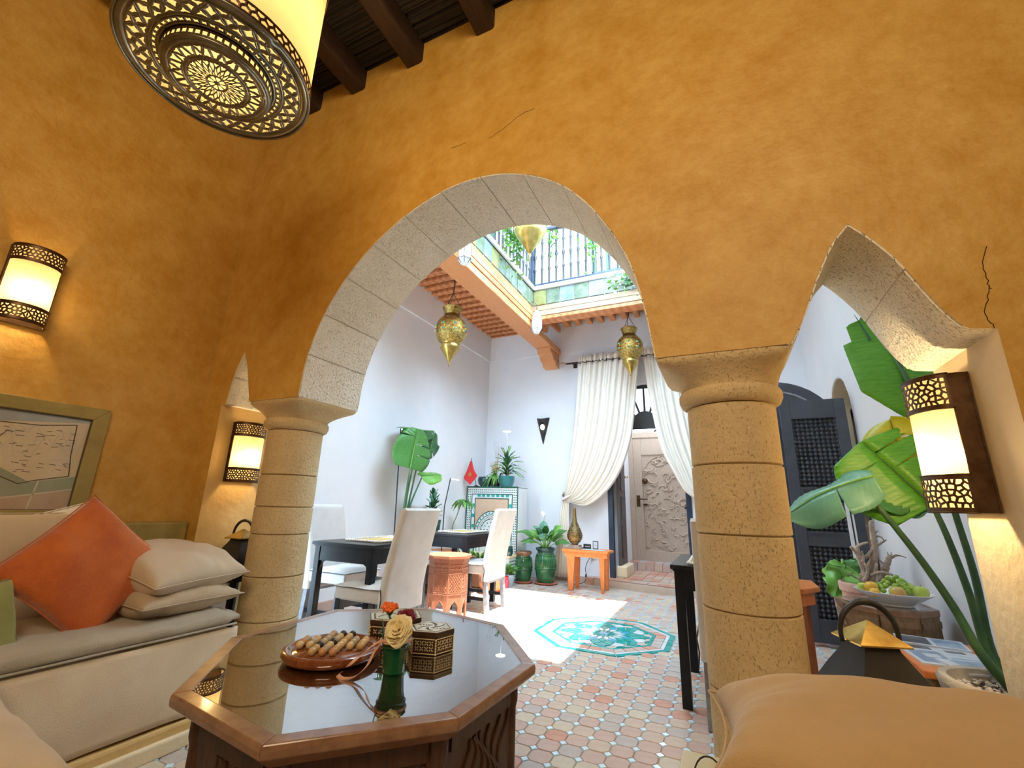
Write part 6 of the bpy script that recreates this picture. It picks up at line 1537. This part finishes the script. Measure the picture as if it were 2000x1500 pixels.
for e in ((1734, 1079), (1741, 1079), (1751, 1083), (1748, 1090)): branch([(1737, 1092, .05), ((1737 + e[0]) / 2, 1087, .05), (e[0], e[1], .05)], .008, .003)
branch([(1742, 1088, .05), (1756, 1085, .05), (1769, 1089, .05)], .007, .003)
branch([(1731, 1105, .04), (1724, 1099, .04), (1717, 1094, .03)], .006, .003)
branch([(1700, 1125, -.06), (1718, 1118, -.08), (1740, 1122, -.10), (1752, 1129, -.10), (1764, 1131, -.10)], .012, .004)
branch([(1695, 1145, -.08), (1675, 1130, -.10), (1656, 1120, -.12)], .010, .004); branch([(1690, 1150, -.08), (1683, 1138, -.12), (1676, 1130, -.14)], .008, .003)
branch([(1697, 1142, -.05), (1710, 1120, -.05), (1712, 1100, -.04)], .016, .008); branch([(1686, 1140, -.06), (1694, 1118, -.06), (1690, 1100, -.06)], .014, .007)
# orange table edge behind the column
t = thing('side_table', 'orange wooden table corner peeking out right of the stone column', 'table', (.26, 3.42, 0))
obj('tabletop', B().prism([(-.30, -.22), (.10, -.22), (.20, -.06), (.20, .22), (-.30, .22)], .60, .63), ORANGEW, t, bevel=.006); obj('apron', B().prism([(-.27, -.19), (.08, -.19), (.17, -.05), (.17, .19), (-.27, .19)], .53, .60), ORANGEW, t)
for x, y in ((-.24, -.16), (.085, -.15), (.14, .16), (-.24, .16)): obj('leg', B().box(x - .02, x + .02, y - .02, y + .02, 0, .53), TABW, t)
# low table with magazines
mg = thing('low_table', 'low brown wooden table beside the right wall, covered with magazines', 'table', (.885, 2.985, 0))
MT = .42
obj('tabletop', B().box(-.19, .19, -.31, .31, MT - .03, MT), ORANGEW, mg, bevel=.005); obj('apron', B().box(-.165, .165, -.285, .285, MT - .10, MT - .03), CARVW, mg)
for x in (-.15, .15):
    for y in (-.27, .27): obj('leg', B().box(x - .024, x + .024, y - .024, y + .024, 0, MT - .10), CARVW, mg)
def magazine(label, x, y, rot, z, w, d, cols):
    t = thing('magazine', label, 'magazine', (x, y, z), rot)
    obj('pages', B().box(-w / 2, w / 2, -d / 2, d / 2, 0, .007), MAGW, t); r_ = random.Random(sum(map(ord, label)))
    b = B()
    for q_, (x0, x1, y0, y1, mi) in enumerate(cols): b.box(x0 * w, x1 * w, y0 * d, y1 * d, .0068, .0074 + .0003 * q_, mi)
    obj('cover_print', b, [MAGW, MAGB, MAGD, MAGO], t)
    return t
magazine('open pale blue magazine spread over the low table', .86, 2.98, .05, MT, .29, .40, [(-.5, .5, -.5, .5, 0), (-.44, -.02, -.42, .1, 1), (.03, .46, -.44, -.1, 1), (.05, .44, .0, .42, 0), (-.42, -.05, .18, .44, 2), (-.3, -.1, -.2, -.05, 0), (.1, .35, .1, .2, 2)])
magazine('dark covered magazine at the back of the low table', .88, 3.19, -.12, MT + .0082, .27, .19, [(-.5, .5, -.5, .5, 0), (-.45, -.02, -.4, .4, 2), (.04, .45, -.4, .42, 1)])
magazine('magazine with an orange corner at the near end of the low table', .93, 2.78, .25, MT + .0082, .24, .20, [(-.5, .5, -.5, .5, 0), (-.45, .1, -.40, .05, 3), (-.3, .45, .1, .42, 1), (.15, .45, -.4, -.05, 2)])
# stone bowl planter with the big plant
pc = Vector((.90, 2.51, 0)); bp_ = thing('strelitzia', 'large bird of paradise in a weathered stone bowl of gravel at the right jamb', 'plant', pc)
obj('bowl', B().lathe([(.001, 0), (.13, 0), (.14, .03), (.16, .22), (.19, .36), (.20, .42), (.205, .44), (.195, .455), (.17, .452), (.16, .43), (.15, .41)], 40), POTST, bp_, smooth=50)
obj('soil', B().lathe([(.001, .415), (.155, .41)], 20), SOIL, bp_)
gv = B()
for k in range(170):
    a = rg.uniform(0, 2 * PI); r = .148 * math.sqrt(rg.random()); s = rg.uniform(.006, .011); gv.sphere((r * math.cos(a), r * math.sin(a), .418), (s, s * rg.uniform(.6, 1), s * .6), 5, 4)
stuff(obj('gravel', gv, GRAVEL, bp_))
YS = 2.52
wy = lambda u, v, d=0: WY(u, v, YS + d)
root = pc + Vector((.02, .04, .42))
stem(bp_, [root, wy(1915, 1275), wy(1862, 1185), wy(1800, 1095), wy(1745, 1025), wy(1700, 972), wy(1672, 945)], .018, .009)
stem(bp_, [root + Vector((.03, 0, 0)), wy(1935, 1290, .05), wy(1893, 1160, .06), wy(1855, 1060, .08), wy(1828, 1000, .1), wy(1808, 965, .1)], .017, .010)
stem(bp_, [root + Vector((.05, .02, 0)), wy(1940, 1280, .1), wy(1905, 1130, .12), wy(1868, 1010, .15), wy(1800, 800, .2), wy(1750, 700, .25)], .017, .010)
# leaf drooping to the left, pale blue-green
big_leaf(bp_, wy(1706, 930, -.02), wy(1538, 985, .10), (-.1, -.7, .75), .27, LEAFT, fold=.5, seed=2, droop=.12, wave=.018, cutsR=(.40,), wfn=lambda s: max(0, math.sin(PI * (.12 + .84 * s))) ** .6)
# large leaf to the upper left; yellow blades carry lamp light in their colour
nB = Vector((-.15, -.95, .3))
big_leaf(bp_, wy(1822, 988, .1), wy(1683, 862, .16), nB, .48, LEAFV, fold=.10, seed=5, cutsL=(.55, .80), cutsR=(.70,), wfn=lambda s: (.30 + .70 * math.sin(PI * min(1, .12 + .8 * s)) ** .6) * (1 if s < .93 else (1 - s) / .07 * .8 + .2))
big_leaf(bp_, wy(1775, 950, .14), wy(1738, 818, .20), nB, .30, LEAFY, fold=.12, seed=7, cutsL=(.72,), curl=.1)
big_leaf(bp_, wy(1775, 985, .12), wy(1660, 966, .12), (-.1, -.6, .8), .13, LEAF, fold=.3, seed=8)
big_leaf(bp_, wy(1812, 982, .16), wy(1725, 998, .18), (-.1, -.5, .8), .12, LEAFT, fold=.3, seed=12)
big_leaf(bp_, wy(1850, 960, .2), wy(1790, 880, .2), nB, .22, LEAFY, fold=.2, seed=13)
# tall leaf high in the arch
big_leaf(bp_, wy(1800, 815, .28), wy(1712, 612, .36), (-.2, -.95, .2), .38, LEAFV, fold=.06, seed=9, cutsL=(.86,), wfn=lambda s: (.25 + .75 * min(1, s * 3.2)) * (1 if s < .80 else .78) * (1 if s < .96 else max(.1, (1 - s) / .04)))
big_leaf(bp_, wy(1730, 700, .34), wy(1695, 610, .38), (-.2, -.95, .2), .16, LEAFD, fold=.2, seed=10)
stem(bp_, [wy(1700, 665, .36), wy(1688, 645, .36), wy(1668, 614, .36)], .009, .001, LEAFD, 'leaf_spike')
# big black lanterns with brass caps
def floor_lantern(label, loc, rot, s=1., pane=True):
    t = thing('floor_lantern', label, 'lantern', loc, rot)
    sq = lambda h, z: [(-h * s, -h * s, z * s), (h * s, -h * s, z * s), (h * s, h * s, z * s), (-h * s, h * s, z * s)]
    def shell(lv): 
        b = B(); v = []
        for h, z in lv: v += sq(h, z)
        return b.add(v, [(j * 4 + i, j * 4 + (i + 1) % 4, (j + 1) * 4 + (i + 1) % 4, (j + 1) * 4 + i) for j in range(len(lv) - 1) for i in range(4)])
    obj('body', shell([(.14, .02), (.14, .045), (.125, .05)]).add(sq(.14, .02), [(3, 2, 1, 0)]), IRON, t)
    for x, y in ((-1, -1), (1, -1), (1, 1), (-1, 1)): obj('leg', B().box((x * .112 - .015) * s, (x * .112 + .015) * s, (y * .112 - .015) * s, (y * .112 + .015) * s, 0, .32 * s), IRON, t)
    for x, y, ax in ((0, -1, 'y'), (0, 1, 'y'), (-1, 0, 'x'), (1, 0, 'x')):
        b = B().box(-.1 * s, .1 * s, (y * .115 - .002) * s, (y * .115 + .002) * s, .05 * s, .31 * s) if ax == 'y' else B().box((x * .115 - .002) * s, (x * .115 + .002) * s, -.1 * s, .1 * s, .05 * s, .31 * s)
        obj('pane', b, GLASS2, t)
    obj('hood', shell([(.152, .30), (.152, .34), (.145, .385), (.126, .435), (.100, .485), (.074, .53), (.057, .562), (.052, .585)]), IRON, t, smooth=30)
    cp = shell([(.082, .578), (.082, .583), (.002, .645)]); obj('cap', cp, BRASSC, t)
    R = .095
    obj('handle', B().tube([(R * 1.0 * s * math.cos(a), .0, (.600 + .105 * math.sin(a)) * s) for a in [-.25 + (PI + .5) * k / 26 for k in range(27)]], [(.0075 + .0035 * math.sin(PI * k / 26)) * s for k in range(27)], 8), IRON, t, smooth=180)
    return t
floor_lantern('large black iron lantern with a brass cap behind the tan bolster', (.435, 2.20, -.0), .35, 1.045)
floor_lantern('black iron lantern with a brass cap half hidden behind the left column', (-2.828, 2.0, .30), .12, .86)
pbk = thing('lantern_stand', 'low black stand under the lantern behind the left column', 'stand', (-2.828, 2.0, 0)); obj('top', B().box(-.125, .125, -.13, .13, .27, .30), IRON, pbk); 
for x in (-.105, .105):
    for y in (-.11, .11): obj('leg', B().box(x - .012, x + .012, y - .012, y + .012, 0, .27), IRON, pbk)
# creepers on the balcony
def creeper(label, loc, w, d, h, n, seed, ms):
    t = thing('creeper', label, 'plant', loc); r_ = random.Random(seed); b = B()
    for k in range(n):
        x, y, z = r_.gauss(0, w), r_.gauss(0, d), -abs(r_.gauss(0, h)) + h * .4; s = r_.uniform(.02, .045); a = r_.uniform(0, 6.3); e = r_.uniform(-.9, .9)
        u = Vector((math.cos(a), math.sin(a), e)).normalized() * s; v = u.cross(Vector((r_.uniform(-1, 1), r_.uniform(-1, 1), 1))).normalized() * s * .55; c = Vector((x, y, z))
        b.add([c - u, c + v - u * .2, c + u, c - v - u * .2], [(0, 1, 2, 3)], k % len(ms))
    o = obj('foliage', b, ms, t); stuff(o)
    for k in range(4): obj('vine', B().tube(crom([(r_.uniform(-w, w) * .5, 0, h * .3), (r_.uniform(-w, w), d, -h * .5), (r_.uniform(-w, w), d, -h * 1.3)], 5), .004, 5), STEM, t)
    return t
creeper('leafy creeper spilling over the balcony railing above the left beam', (-2.15, 4.45, 4.34), .04, .16, .22, 260, 1, [LEAFL, LEAF, LEAFL])
creeper('thin creeper hanging on the far balcony railing behind the largest lantern', (-1.42, 5.50, 4.75), .05, .03, .28, 80, 2, [LEAFL, LEAF])
creeper('pale creeper over the slate tiles at the right edge of the light well', (-.92, 5.40, 4.0), .12, .05, .10, 150, 3, [LEAFL, CWHITE, LEAFT])
creeper('small vine climbing the far railing right of the largest lantern', (-2.02, 5.52, 4.95), .04, .03, .22, 50, 5, [LEAFL, LEAF])
